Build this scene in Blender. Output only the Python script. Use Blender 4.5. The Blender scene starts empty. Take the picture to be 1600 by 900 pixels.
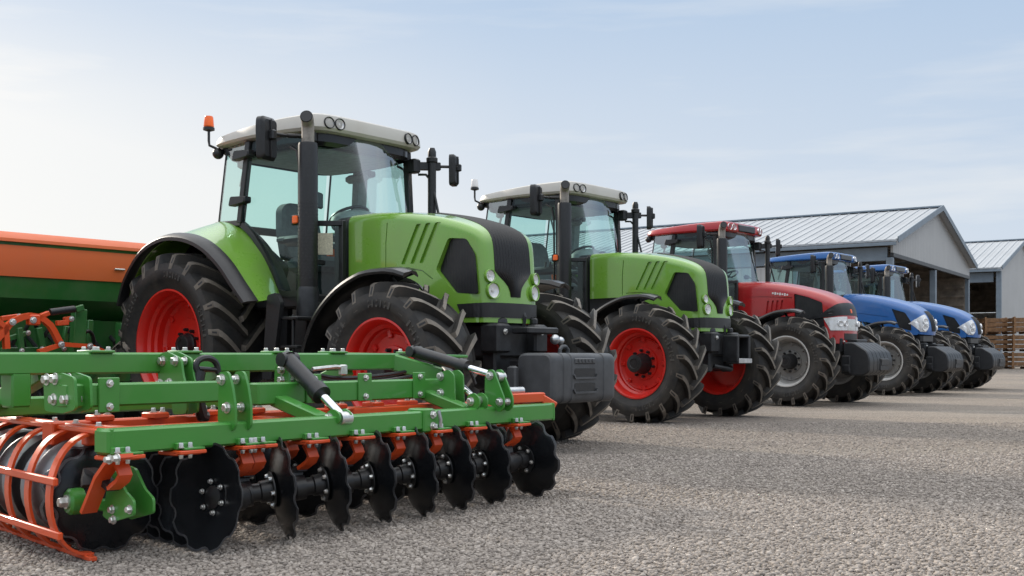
import bpy, bmesh, math, random
from mathutils import Vector, Matrix
PI = math.pi
R = math.radians
random.seed(7)
scene = bpy.context.scene
COL = scene.collection

# ---------------------------------------------------------------- materials
MATS = {}
def new_mat(name):
    m = bpy.data.materials.new(name); m.use_nodes = True
    MATS[name] = m
    nt = m.node_tree
    return m, nt, nt.nodes['Principled BSDF']

def noise(nt, scale, detail=4, rough=.55, coord='Object', vec=None):
    n = nt.nodes.new('ShaderNodeTexNoise'); n.inputs['Scale'].default_value = scale
    n.inputs['Detail'].default_value = detail; n.inputs['Roughness'].default_value = rough
    if vec is None:
        tc = nt.nodes.new('ShaderNodeTexCoord'); vec = tc.outputs[coord]
    nt.links.new(vec, n.inputs['Vector'])
    return n

def ramp(nt, src, stops):
    r = nt.nodes.new('ShaderNodeValToRGB')
    els = r.color_ramp.elements
    while len(els) < len(stops): els.new(.5)
    for e, (p, c) in zip(els, stops):
        e.position = p; e.color = (c[0], c[1], c[2], 1) if not isinstance(c, (int, float)) else (c, c, c, 1)
    nt.links.new(src, r.inputs['Fac'])
    return r

def mixc(nt, fac, a, b, blend='MIX'):
    m = nt.nodes.new('ShaderNodeMix'); m.data_type = 'RGBA'; m.blend_type = blend
    for sock, v in ((m.inputs[0], fac), (m.inputs[6], a), (m.inputs[7], b)):
        if hasattr(v, 'is_output'): nt.links.new(v, sock)
        elif isinstance(v, (int, float)): sock.default_value = v
        else: sock.default_value = (*v, 1)
    return m.outputs[2]

def bump(nt, b, height, strength, dist=.01):
    n = nt.nodes.new('ShaderNodeBump'); n.inputs['Strength'].default_value = strength
    n.inputs['Distance'].default_value = dist
    nt.links.new(height, n.inputs['Height']); nt.links.new(n.outputs['Normal'], b.inputs['Normal'])

def mat_paint(name, col, rough=.3, coat=.35, dirt=.25, dirtcol=(.22, .19, .15), metal=0.):
    """gloss paint with faint dust patches and roughness variation"""
    m, nt, b = new_mat(name)
    n = noise(nt, 3.1, 6, .62); n2 = noise(nt, 38., 3)
    r = ramp(nt, n.outputs['Fac'], [(.42, 0.), (.75, dirt)])
    c = mixc(nt, r.outputs['Color'], col, dirtcol)
    nt.links.new(c, b.inputs['Base Color'])
    rr = ramp(nt, n.outputs['Fac'], [(.3, rough), (.8, min(1, rough+.22))])
    nt.links.new(rr.outputs['Color'], b.inputs['Roughness'])
    b.inputs['Coat Weight'].default_value = coat; b.inputs['Coat Roughness'].default_value = .06
    b.inputs['Metallic'].default_value = metal
    bump(nt, b, n2.outputs['Fac'], .04, .004)
    return m

def mat_plain(name, col, rough=.5, metal=0., var=.25, bumpy=.08, scale=14., spec=.5):
    m, nt, b = new_mat(name)
    n = noise(nt, scale, 5, .6)
    lo = tuple(c*(1-var) for c in col); hi = tuple(min(1, c*(1+var)) for c in col)
    r = ramp(nt, n.outputs['Fac'], [(.3, lo), (.7, hi)])
    nt.links.new(r.outputs['Color'], b.inputs['Base Color'])
    b.inputs['Roughness'].default_value = rough; b.inputs['Metallic'].default_value = metal
    b.inputs['Specular IOR Level'].default_value = spec
    n2 = noise(nt, scale*9, 3)
    bump(nt, b, n2.outputs['Fac'], bumpy, .004)
    return m

def mat_glass(name, tint, gloss=.9):
    m, nt, b = new_mat(name)
    nt.nodes.remove(b); out = nt.nodes['Material Output']
    t = nt.nodes.new('ShaderNodeBsdfTransparent'); t.inputs['Color'].default_value = (*tint, 1)
    g = nt.nodes.new('ShaderNodeBsdfGlossy'); g.inputs['Roughness'].default_value = .03
    g.inputs['Color'].default_value = (gloss, gloss, gloss, 1)
    f = nt.nodes.new('ShaderNodeFresnel'); f.inputs['IOR'].default_value = 1.55
    k = nt.nodes.new('ShaderNodeMath'); k.operation = 'MULTIPLY_ADD'; k.inputs[1].default_value = .3; k.inputs[2].default_value = .02
    nt.links.new(f.outputs[0], k.inputs[0])
    x = nt.nodes.new('ShaderNodeMixShader')
    nt.links.new(k.outputs[0], x.inputs[0]); nt.links.new(t.outputs[0], x.inputs[1]); nt.links.new(g.outputs[0], x.inputs[2])
    nt.links.new(x.outputs[0], out.inputs['Surface'])
    return m

mat_paint('green_paint', (.162, .36, .036), .22, .9, .17)
mat_paint('red_paint', (.40, .010, .011), .25, .5, .12)
mat_paint('blue_paint', (.016, .115, .36), .25, .5, .12)
mat_paint('harrow_green', (.045, .235, .03), .33, .3, .10)
mat_paint('harrow_orange', (.66, .068, .007), .36, .2, .14)
mat_paint('hopper_orange', (.60, .11, .02), .55, .05, .10)
mat_paint('hopper_green', (.02, .13, .025), .38, .3, .15)
mat_paint('rim_red', (.62, .014, .007), .33, .3, .30, (.06, .03, .02))
mat_paint('rim_grey', (.21, .205, .195), .42, .2, .45)
mat_paint('rim_lip', (.50, .49, .47), .4, .2, .3)
mat_paint('roof_cream', (.50, .48, .435), .4, .2, .25, (.36, .31, .24))
mat_plain('black_plastic', (.014, .014, .015), .4, 0, .25, .12, 30)
mat_plain('black_gloss', (.012, .012, .013), .22, 0, .2, .02)
mat_plain('dark_iron', (.022, .023, .025), .45, .2, .5, .2, 9)
mat_plain('weight_grey', (.058, .060, .064), .46, .0, .3, .12, 5)
mat_plain('weight_black', (.020, .021, .023), .45, .0, .3, .15, 6)
mat_plain('grille_black', (.007, .007, .008), .45, 0, .3, .1, 30)
mat_plain('disc_black', (.011, .012, .014), .24, .2, .4, .12, 7)
mat_plain('bare_steel', (.48, .49, .50), .3, .9, .2, .06)
mat_plain('disc_edge', (.11, .11, .115), .3, .6, .6, .1, 11)
mat_plain('worn_steel', (.30, .30, .305), .42, .8, .35, .1, 8)
mat_plain('pipe_steel', (.27, .245, .215), .5, .3, .35, .2, 12)
mat_plain('zinc', (.62, .62, .60), .34, .85, .2, .05, 40)
mat_plain('chrome', (.72, .73, .74), .1, 1., .05, .0)
mat_plain('lamp_bowl', (.86, .86, .86), .25, .25, .05, .05)
mat_plain('seat_fabric', (.16, .165, .17), .8, 0, .2, .2)
mat_plain('interior_grey', (.22, .23, .23), .6, 0, .2, .1)
mat_plain('amber_lens', (.85, .13, .01), .2, 0, .1, .02)
mat_plain('clear_lens', (.72, .70, .68), .2, 0, .08, .02)
mat_plain('sticker', (.55, .52, .38), .5, 0, .25, .0, 60)
mat_plain('hose_black', (.015, .015, .016), .4, 0, .2, .1)
mat_plain('wood', (.21, .11, .05), .75, 0, .45, .3, 5)
mat_plain('shed_steel', (.17, .21, .25), .5, .1, .15, .05, 2)
mat_plain('dark_inside', (.20, .165, .13), .8, 0, .4, .05, 2)
mat_glass('tinted_glass', (.70, .885, .85))
mat_glass('lamp_glass', (.95, .95, .95))

def mat_rubber(name, base, dust, amount):
    m, nt, b = new_mat(name)
    n = noise(nt, 5., 6, .65); n2 = noise(nt, 60., 4)
    r = ramp(nt, n.outputs['Fac'], [(.35, 0.), (.72, amount)])
    nt.links.new(mixc(nt, r.outputs['Color'], base, dust), b.inputs['Base Color'])
    b.inputs['Roughness'].default_value = .62; b.inputs['Specular IOR Level'].default_value = .4
    bump(nt, b, n2.outputs['Fac'], .25, .004)
mat_rubber('rubber', (.015, .015, .0155), (.085, .072, .056), .5)
mat_rubber('rubber_letter', (.045, .043, .04), (.12, .105, .085), .5)
mat_rubber('rubber_worn', (.10, .088, .075), (.24, .205, .165), .85)

# gauze-like mesh for the cooling grilles: fine vertical corrugation
def mat_grille():
    m, nt, b = new_mat('grille_mesh')
    tc = nt.nodes.new('ShaderNodeTexCoord')
    w = nt.nodes.new('ShaderNodeTexWave'); w.inputs['Scale'].default_value = 9.; w.bands_direction = 'X'
    w.inputs['Distortion'].default_value = 0.
    nt.links.new(tc.outputs['Object'], w.inputs['Vector'])
    n = noise(nt, 5., 4)
    r = ramp(nt, n.outputs['Fac'], [(.35, (.005, .005, .006)), (.75, (.018, .0175, .017))])
    nt.links.new(r.outputs['Color'], b.inputs['Base Color'])
    b.inputs['Roughness'].default_value = .45
    bump(nt, b, w.outputs['Fac'], .12, .01)
mat_grille()

# ---------------------------------------------------------------- mesh builder
class MB:
    def __init__(s):
        s.v = []; s.f = []; s.mi = []; s.mats = []; s.cur = 0
    def use(s, name):
        if name not in s.mats: s.mats.append(name)
        s.cur = s.mats.index(name); return s
    def face(s, idx):
        s.f.append(tuple(idx)); s.mi.append(s.cur)
    def add(s, verts):
        b = len(s.v); s.v.extend([tuple(v) for v in verts]); return b
    def grid(s, rows, closed=False, caps=(False, False)):
        """rows of equal length -> quads; closed wraps each row"""
        b = s.add([p for r in rows for p in r]); n = len(rows[0])
        for i in range(len(rows)-1):
            for j in range(n if closed else n-1):
                k = (j+1) % n
                s.face((b+i*n+j, b+i*n+k, b+(i+1)*n+k, b+(i+1)*n+j))
        if caps[0]: s.face([b+j for j in range(n)][::-1])
        if caps[1]: s.face([b+(len(rows)-1)*n+j for j in range(n)])
        return s
    def box(s, c, size, rot=None, ch=.008):
        """box with chamfered edges"""
        hx, hy, hz = (d/2 for d in size); ch = min(ch, hx*.6, hy*.6, hz*.6)
        M = rot or Matrix.Identity(3); c = Vector(c)
        def ring(z, o):
            a, b_ = hx-o, hy-o; k = ch
            return [M @ Vector(p) + c for p in ((a-k, -b_, z), (a, -b_+k, z), (a, b_-k, z), (a-k, b_, z), (-a+k, b_, z), (-a, b_-k, z), (-a, -b_+k, z), (-a+k, -b_, z))]
        s.grid([ring(-hz, ch), ring(-hz+ch, 0), ring(hz-ch, 0), ring(hz, ch)], True, (True, True))
        return s
    def bar(s, p0, p1, w, h, up=(0, 0, 1), ch=.006):
        """rectangular tube between two points, w across, h along up"""
        p0 = Vector(p0); p1 = Vector(p1); d = (p1-p0); L = d.length; x = d/L
        up = Vector(up); y = up.cross(x)
        if y.length < 1e-4: y = Vector((0, 1, 0)).cross(x)
        y.normalize(); z = x.cross(y)
        M = Matrix((x, y, z)).transposed()
        return s.box((p0+p1)/2, (L, w, h), M, ch)
    def tube(s, pts, r, n=10, caps=True):
        pts = [Vector(p) for p in pts]; rows = []
        rs = r if isinstance(r, (list, tuple)) else [r]*len(pts)
        prev = None
        for i, p in enumerate(pts):
            t = (pts[min(i+1, len(pts)-1)] - pts[max(i-1, 0)]).normalized()
            if prev is None:
                a = Vector((0, 0, 1)) if abs(t.z) < .9 else Vector((1, 0, 0))
                u = t.cross(a).normalized()
            else:
                u = (prev - t*prev.dot(t)).normalized()
            prev = u; w = t.cross(u)
            rows.append([p + (u*math.cos(2*PI*k/n) + w*math.sin(2*PI*k/n))*rs[i] for k in range(n)])
        s.grid(rows, True, (caps, caps)); return s
    def ribbon(s, pts, w, h, side):
        """flat bar along a polyline; side = the direction of its width"""
        pts = [Vector(p) for p in pts]; side = Vector(side).normalized(); rows = []
        for i, p in enumerate(pts):
            t = (pts[min(i+1, len(pts)-1)] - pts[max(i-1, 0)]).normalized()
            u = t.cross(side).normalized()*h/2; q = side*w/2
            rows.append([p+u+q, p+u-q, p-u-q, p-u+q])
        s.grid(rows, True, (True, True)); return s
    def lathe(s, prof, n=32, c=(0, 0, 0), axis=(0, 1, 0), caps=(False, False)):
        """prof: (radius, height along axis)"""
        a = Vector(axis).normalized(); t = Vector((0, 0, 1)) if abs(a.z) < .9 else Vector((1, 0, 0))
        u = a.cross(t).normalized(); w = a.cross(u); c = Vector(c)
        s.grid([[c + a*h + (u*math.cos(2*PI*k/n) + w*math.sin(2*PI*k/n))*max(r, 1e-4) for k in range(n)] for r, h in prof], True, caps)
        return s
    def prism(s, poly, fn, d0, d1, ch=0.):
        """2-D polygon mapped by fn(a, b, depth) -> point, between two depths, front edge chamfered"""
        n = len(poly); rows = [(poly, d0)]
        if ch:
            cx = sum(p[0] for p in poly)/n; cy = sum(p[1] for p in poly)/n
            sh = []
            for (a, b) in poly:
                L = math.hypot(a-cx, b-cy) or 1; k = max(0, 1-ch/L); sh.append((cx+(a-cx)*k, cy+(b-cy)*k))
            sg = 1 if d1 > d0 else -1
            rows += [(poly, d1-sg*ch), (sh, d1)]
        else: rows.append((poly, d1))
        s.grid([[fn(a, b, d) for a, b in pl] for pl, d in rows], True, (True, True)); return s
    def sphere(s, c, r, n=12, m=8, sz=(1, 1, 1)):
        s.grid([[(c[0]+r*sz[0]*math.sin(PI*i/m)*math.cos(2*PI*k/n), c[1]+r*sz[1]*math.sin(PI*i/m)*math.sin(2*PI*k/n), c[2]+r*sz[2]*math.cos(PI*i/m)) for k in range(n)] for i in range(m+1)], True)
        return s
    def bolt(s, c, axis, r=.016, h=.014):
        """hexagon head on a washer"""
        s.lathe([(0, 0), (r*1.35, 0), (r*1.35, h*.25), (r*.3, h*.25)], 12, c, axis)
        s.lathe([(r, h*.2), (r, h), (r*.8, h*1.2), (0, h*1.2)], 6, c, axis); return s
    def mesh(s, name, smooth=32):
        me = bpy.data.meshes.new(name); me.from_pydata(s.v, [], s.f)
        for m in s.mats: me.materials.append(MATS[m])
        me.polygons.foreach_set('material_index', s.mi)
        bm = bmesh.new(); bm.from_mesh(me)
        bmesh.ops.remove_doubles(bm, verts=bm.verts, dist=2e-5)
        bmesh.ops.recalc_face_normals(bm, faces=bm.faces)
        bm.to_mesh(me); bm.free()
        finish(me, smooth)
        return me
    def build(s, name, parent=None, smooth=32, **kw):
        return link(name, s.mesh(name, smooth), parent, **kw)

def finish(me, smooth):
    me.polygons.foreach_set('use_smooth', [True]*len(me.polygons))
    me.set_sharp_from_angle(angle=R(smooth)); me.update()

def link(name, me, parent=None, loc=None, rotz=None, **kw):
    o = bpy.data.objects.new(name, me); COL.objects.link(o)
    if parent: o.parent = parent
    if loc is not None: o.location = loc
    if rotz is not None: o.rotation_euler = (0, 0, rotz)
    for k, v in kw.items(): o[k] = v
    return o

def thing(name, label, category, loc=(0, 0, 0), rotz=0, group=None):
    o = link(name, None, None, loc, rotz, label=label, category=category)
    o.empty_display_size = .2
    if group: o['group'] = group
    return o

def copy_tree(o, parent=None):
    c = o.copy(); COL.objects.link(c)
    if parent: c.parent = parent
    for ch in list(o.children): copy_tree(ch, c)
    return c

def one(name): return MB().use(name)

def smooth_line(pts, n):
    """Catmull-Rom through pts, n samples, evenly spaced along the arc"""
    P = [Vector(p) for p in pts]; d = []
    for i in range(len(P)-1):
        a, b, c, e = P[max(i-1, 0)], P[i], P[i+1], P[min(i+2, len(P)-1)]
        for k in range(16):
            t = k/16
            d.append(.5*((2*b) + (c-a)*t + (2*a-5*b+4*c-e)*t*t + (-a+3*b-3*c+e)*t**3))
    d.append(P[-1])
    L = [0]
    for i in range(1, len(d)): L.append(L[-1] + (d[i]-d[i-1]).length)
    out = []; j = 0
    for i in range(n):
        t = L[-1]*i/(n-1)
        while j < len(L)-2 and L[j+1] < t: j += 1
        k = (t-L[j])/((L[j+1]-L[j]) or 1)
        out.append(d[j].lerp(d[j+1], k))
    return out

def interp(tab, x):
    if x <= tab[0][0]: return tab[0][1]
    for (a, b), (c, d) in zip(tab, tab[1:]):
        if x <= c: return b + (d-b)*(x-a)/(c-a)
    return tab[-1][1]

# ---------------------------------------------------------------- camera model (the real camera is set from the same numbers)
FPX, CAMH, HOR = 1729., .845, 556.      # focal length in pixels of a 1600-wide frame, eye height, horizon row
def at_plane(px, py, o, ang, v):
    """local (y, z) of the point seen at a pixel on the vertical plane x = v of a frame at o turned by -ang"""
    F = (math.cos(ang), -math.sin(ang)); T = (math.sin(ang), math.cos(ang))
    rx, rz = (px-800)/FPX, -(py-HOR)/FPX
    t = (v + o[0]*F[0] + o[1]*F[1])/(rx*F[0] + F[1])
    return ((t*rx-o[0])*T[0] + (t-o[1])*T[1], CAMH + t*rz)
# ---------------------------------------------------------------- wheels
def tyre_mesh(Ro, w, rr, n, lh, side):
    """agricultural tyre on the y axis; side = -1 puts the outer face at -y"""
    hw = w/2; mb = MB().use('rubber')
    Rc = lambda f: Ro - lh - .05*abs(f)**2.4
    h = Ro - rr
    half = [(rr-.015, .80), (rr+.012, .86), (rr+.03, .885), (rr+.05, .91), (rr+.30*h, 1.02), (rr+.32*h, 1.035), (rr+.52*h, 1.06), (rr+.55*h, 1.05), (rr+.70*h, 1.01), (Ro-.115, .95), (Rc(.84), .84), (Rc(.5), .5), (Rc(.2), .2)]
    prof = [(r, hw*y) for r, y in half] + [(Rc(0), 0)] + [(r, -hw*y) for r, y in half[::-1]]
    mb.lathe(prof, 72)
    arc = .50*w
    for s in (-1, 1):
        for i in range(n):
            a0 = 2*PI*(i + (.5 if s > 0 else 0))/n
            rows = []
            # fraction across, arc offset, base radius, top radius, half width at the top
            st = [(1.045, -.02, Ro-.20, Ro-.165, .030), (1.03, -.005, Ro-.19, Ro-.115, .032), (.985, .01, Ro-.16, Ro-.030, .033), (.90, .03, Rc(.9)-.02, Ro-.014, .031)]
            for q in (.74, .56, .38, .2, .06, -.05):
                st.append((q, arc*(.06 + .94*(1-max(q, 0))**1.25 * (1 if q > 0 else 1.03)), Rc(q)-.02, Ro-.010*q*q, .026 + .006*abs(q)))
            secs = []
            for (fr, off, rb, rt, hwid) in st:
                y = s*fr*hw; a = a0 + (-off/Ro)
                def pt(da, rad): return (rad*math.cos(a+da), y, rad*math.sin(a+da))
                k = hwid*Ro/.9/Ro if Ro > .9 else hwid*.86/Ro
                secs.append([pt(-k*1.45, rb), pt(-k, rt), pt(k, rt), pt(k*1.45, rb)])
            b = mb.add([p for q in secs for p in q])
            for j in range(len(secs)-1):
                for e in range(3):
                    mb.use('rubber_worn' if e == 1 else 'rubber')
                    mb.face((b+4*j+e, b+4*j+e+1, b+4*j+5+e, b+4*j+4+e))
            mb.use('rubber_worn'); mb.face((b+0, b+1, b+2, b+3))
            L = b+4*(len(secs)-1); mb.face((L, L+1, L+2, L+3))
            mb.use('rubber')
            # pocket in the lug's shoulder end
            (f1, o1, _, t1, _), (f2, o2, _, t2, _) = st[1], st[2]
            mb.use('hose_black')
            q = []
            for (fr, off, t) in ((f1, o1, t1), (f2, o2, t2-.02)):
                for da in (-.010, .010):
                    a = a0 - off/Ro + da/Ro; rad = t+.0025
                    q.append((rad*math.cos(a), s*(fr*hw+.0025), rad*math.sin(a)))
            bb = mb.add(q); mb.face((bb, bb+1, bb+3, bb+2))
            mb.use('rubber')
    # raised lettering blocks and beads on the outer sidewall
    mb.use('rubber_letter')
    rad = rr + .42*h
    y0 = side*hw*1.05
    for (st_, cnt) in ((.3, 7), (1.35, 6), (2.5, 8), (3.7, 7), (5.0, 6)):
        for k in range(cnt):
            a = st_ + k*.085*.8/Ro; ww = .016 if k % 3 else .024
            for dr in (-.022, .022) if k % 2 else (0,):
                c = Vector((rad+dr, 0, 0)); M = Matrix.Rotation(-a, 3, 'Y')
                mb.box(M @ c + Vector((0, y0, 0)), (.018 if k % 2 else .06, .012, ww), M, .002)
    return mb.mesh('tyre_mesh', 40)

def rim_mesh(rr, w, mat, side, dish, dirty=True):
    hw = w/2*.86; s = side; mb = one(mat)
    yd = s*dish      # plane of the wheel disc
    o = [(rr+.012, s*hw), (rr+.022, s*(hw+.012)), (rr+.004, s*(hw+.014)), (rr-.012, s*(hw-.005)), (rr-.03, s*(hw-.05)), (rr-.034, s*(hw-.085)), (rr-.062, s*(hw-.11)), (rr-.066, s*(hw-.15)), (rr-.09, s*(hw-.17))]
    last = rr-.09
    o += [(last-.004, yd + s*.03), (last-.03, yd), (last*.62, yd - s*.005), (last*.60, yd + s*.015), (last*.40, yd + s*.02), (.05, yd+s*.02)]
    if mat == 'rim_grey':
        mb.use('rim_lip').lathe(o[:6], 64); mb.use(mat).lathe(o[5:], 64)
    else: mb.lathe(o, 64)
    inner = [(rr+.012, -s*hw), (rr+.02, -s*(hw+.012)), (rr-.012, -s*(hw-.005)), (rr-.07, -s*(hw-.12)), (last-.012, yd - s*.02), (last*.5, yd - s*.03), (.05, yd-s*.03)]
    mb.lathe(inner, 64)
    # clamp lugs riveted round the disc
    for k in range(8):
        a = 2*PI*(k+.3)/8; rad = last*.93
        mb.use(mat).box((rad*math.cos(a), yd+s*.012, rad*math.sin(a)), (.07, .03, .05), Matrix.Rotation(-a, 3, 'Y'), .008)
    return mb.mesh('rim_mesh', 30)

def hub_mesh(r, side, dish, length, nb, ring):
    s = side; yd = s*dish + s*.02; mb = one('black_plastic')
    mb.lathe([(r*1.12, yd), (r*1.12, yd+s*.03), (r, yd+s*.05), (r*.97, yd+s*length), (r*.9, yd+s*(length+.015)), (r*.55, yd+s*(length+.02)), (r*.5, yd+s*(length+.012)), (.001, yd+s*(length+.014))], 36)
    for k in range(nb):
        a = 2*PI*k/nb
        mb.lathe([(.001, yd+s*.0), (.019, yd), (.019, yd+s*.035), (.012, yd+s*.05), (.001, yd+s*.05)], 6, (ring*math.cos(a), 0, ring*math.sin(a)))
    return mb.mesh('hub_mesh', 35)

WC = {}
def wheel(parent, name, x, y, Ro, w, rr, n, rimmat, dish, hublen, hubr, roll=0., steer=0.):
    side = -1 if y < 0 else 1
    key = (Ro, w, rr, n, side)
    if ('t',)+key not in WC: WC[('t',)+key] = tyre_mesh(Ro, w, rr, n,   .062 if Ro < .85 else .072, side)
    kr = (rr, w, rimmat, side, dish)
    if kr not in WC: WC[kr] = rim_mesh(rr, w, rimmat, side, dish)
    kh = (hubr, side, dish, hublen)
    if kh not in WC: WC[kh] = hub_mesh(hubr, side, dish, hublen, 10, hubr*1.42)
    o = link(name, None, parent, (x, y, Ro-.012)); o.rotation_euler = (0, roll, steer)
    o.empty_display_size = .2
    link('tyre', WC[('t',)+key], o); link('rim', WC[kr], o); link('hub', WC[kh], o)
    return o

# ---------------------------------------------------------------- hood surface
class Hood:
    """sheet metal hood unrolled into (s along the top and nose, p across and round the corner)"""
    def __init__(h, prof, W, r, bottom, crown=.03, n=64):
        pts = smooth_line([(x, 0, z) for x, z in prof], n)
        h.c = [(p.x, p.z) for p in pts]; h.n = n; h.W = W; h.r = r; h.bot = bottom; h.crown = crown
        h.inw = []
        for i in range(n):
            a = h.c[max(i-1, 0)]; b = h.c[min(i+1, n-1)]
            L = math.hypot(b[0]-a[0], b[1]-a[1]); t = ((b[0]-a[0])/L, (b[1]-a[1])/L)
            h.inw.append((t[1], -t[0]))          # clockwise from the direction of travel: down on top, back on the nose
    def at(h, s):
        f = max(0., min(1., s))*(h.n-1); i = min(int(f), h.n-2); k = f-i
        L = lambda a, b: (a[0]+(b[0]-a[0])*k, a[1]+(b[1]-a[1])*k)
        return L(h.c[i], h.c[i+1]), L(h.inw[i], h.inw[i+1])
    def pt(h, s, p):
        (cx, cz), (nx, nz) = h.at(s); r = interp(h.r, cx); a = abs(p); sg = -1 if p < 0 else 1
        w = interp(h.W, cx); wr = w - r; cr = h.crown
        if a <= wr: d, y = -cr*(1-(a/wr)**2), a
        else:
            f = (a-wr)/r
            if f < PI/2: d, y = r*(1-math.cos(f)), wr + r*math.sin(f)
            else:
                d = r + (f-PI/2)*r
                y = w + (interp(h.W, cx + nx*d) - w)*min(1, (d-r)/.012)
        return Vector((cx + nx*d, sg*y, cz + nz*d))
    def nrm(h, s, p):
        e = .004
        a = h.pt(s+e, p) - h.pt(s-e, p); b = h.pt(s, p+e) - h.pt(s, p-e)
        n = a.cross(b).normalized()
        c = Vector((-.3, 0, 1.5)); q = h.pt(s, p) - c
        return n if n.dot(q) > 0 else -n
    def s_at_z(h, z):
        for i in range(h.n-1, 0, -1):
            if (h.c[i][1]-z)*(h.c[i-1][1]-z) <= 0:
                k = (z-h.c[i][1])/((h.c[i-1][1]-h.c[i][1]) or 1); return (i-k)/(h.n-1)
        return 1. if z < h.c[-1][1] else .5
    def mesh(h, mb):
        B = smooth_line([(x, 0, z) for x, z in h.bot], h.n); rows = []
        for i in range(h.n):
            s = i/(h.n-1); (cx, cz), (nx, nz) = h.at(s); r = interp(h.r, cx); w = interp(h.W, cx); wr = w-r
            half = []
            e = h.pt(s, -(wr + r*PI/2))
            for t in (1, .8, .6, .4, .2): half.append(Vector((e.x + (B[i].x-e.x)*t, -interp(h.W, e.x + (B[i].x-e.x)*t), e.z + (B[i].z-e.z)*t)))
            for f in (1, .8, .6, .4, .2): half.append(h.pt(s, -(wr + r*PI/2*f)))
            for f in (1, .66, .33): half.append(h.pt(s, -wr*f))
            rows.append(half + [h.pt(s, 0)] + [Vector((q.x, -q.y, q.z)) for q in half[::-1]])
        mb.grid(rows, False)
        # close it: bottom strip and both ends
        n = len(rows[0]); b = len(mb.v) - n*h.n
        for i in range(h.n-1): mb.face((b+i*n, b+(i+1)*n, b+(i+1)*n+n-1, b+i*n+n-1))
        mb.face([b+j for j in range(n)]); mb.face([b+(h.n-1)*n+j for j in range(n)][::-1])
        return mb
    def side_y(h, x): return interp(h.W, x)
    def patch(h, mb, ss, p0, p1, off=.004, cols=10, skirt=.012, ribs=0.):
        """raised panel following the hood between two edges p0(s), p1(s)"""
        rows = []
        for s, a, b in zip(ss, p0, p1):
            row = []
            for j in range(cols+1):
                p = a + (b-a)*j/cols
                d = off + (ribs if j % 2 else 0)
                row.append(h.pt(s, p) + h.nrm(s, p)*d)
            lo = h.pt(s, a) - h.nrm(s, a)*skirt; hi = h.pt(s, b) - h.nrm(s, b)*skirt
            rows.append([lo] + row + [hi])
        first = [q - (rows[0][0]-rows[1][0])*0 for q in rows[0]]
        cap0 = [h.pt(ss[0], p0[0] + (p1[0]-p0[0])*max(0, min(1, (j-1)/cols))) - h.nrm(ss[0], p0[0])*skirt for j in range(cols+3)]
        cap1 = [h.pt(ss[-1], p0[-1] + (p1[-1]-p0[-1])*max(0, min(1, (j-1)/cols))) - h.nrm(ss[-1], p0[-1])*skirt for j in range(cols+3)]
        mb.grid([cap0] + rows + [cap1]); return mb

def boolean_cut(o, cutters):
    for c in cutters:
        m = o.modifiers.new('cut', 'BOOLEAN'); m.operation = 'DIFFERENCE'; m.object = c; m.solver = 'EXACT'
    bpy.context.view_layer.update()
    dg = bpy.context.evaluated_depsgraph_get()
    me = bpy.data.meshes.new_from_object(o.evaluated_get(dg))
    o.modifiers.clear()
    old = o.data; o.data = me; bpy.data.meshes.remove(old)
    finish(me, 38)
    for c in cutters:
        d = c.data; bpy.data.objects.remove(c); bpy.data.meshes.remove(d)

def round_poly(poly, r, n=4):
    out = []; N = len(poly)
    for i in range(N):
        a, b, c = Vector(poly[i-1]), Vector(poly[i]), Vector(poly[(i+1) % N])
        u = (a-b); v = (c-b); k = min(r, u.length*.45, v.length*.45)
        p, q = b + u.normalized()*k, b + v.normalized()*k
        for j in range(n+1):
            t = j/n; out.append(tuple(p*(1-t)**2 + b*2*t*(1-t) + q*t*t))
    return out

def light_unit(mb, c, axis, r, depth=.04, bezel='black_gloss'):
    """round lamp: bezel ring, chrome bowl and a clear domed glass"""
    mb.use(bezel).lathe([(r*1.16, -depth), (r*1.18, .004), (r*1.1, .01), (r*1.0, .006), (r*.98, -.004)], 24, c, axis)
    mb.use('lamp_bowl').lathe([(r*.98, -.003), (r*.75, -depth*.6), (r*.3, -depth*.95), (.001, -depth)], 24, c, axis)
    mb.use('clear_lens').lathe([(r*.22, -depth*.9), (r*.22, -depth*.45), (r*.1, -depth*.3), (.001, -depth*.3)], 12, c, axis)
    mb.use('lamp_glass').lathe([(r*.99, .0), (r*.8, .008), (r*.4, .013), (.001, .014)], 24, c, axis)
    return mb

# ---------------------------------------------------------------- tractor
YN = -1   # the side turned to the camera
def roof_outline(k=0., front=.60, hw=.84):
    half = [(-3.06, -.35), (-3.05, -.58), (-2.98, -.73), (-2.8, -.80), (-2.3, -hw), (-1.85, -.80), (-1.6, -.745), (-1.49, -front-.10), (-1.435, -front-.05), (-1.40, -front+.06), (-1.39, -.40), (-1.385, -.2)]
    half = [(p.x, p.y) for p in smooth_line([(x, y, 0) for x, y in half], 34)]
    full = half + [(x, -y) for x, y in half[::-1]]
    cx = -2.22
    return [(cx + (x-cx)*(1-k/.83), y*(1-k/.8)) for x, y in full]

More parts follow.
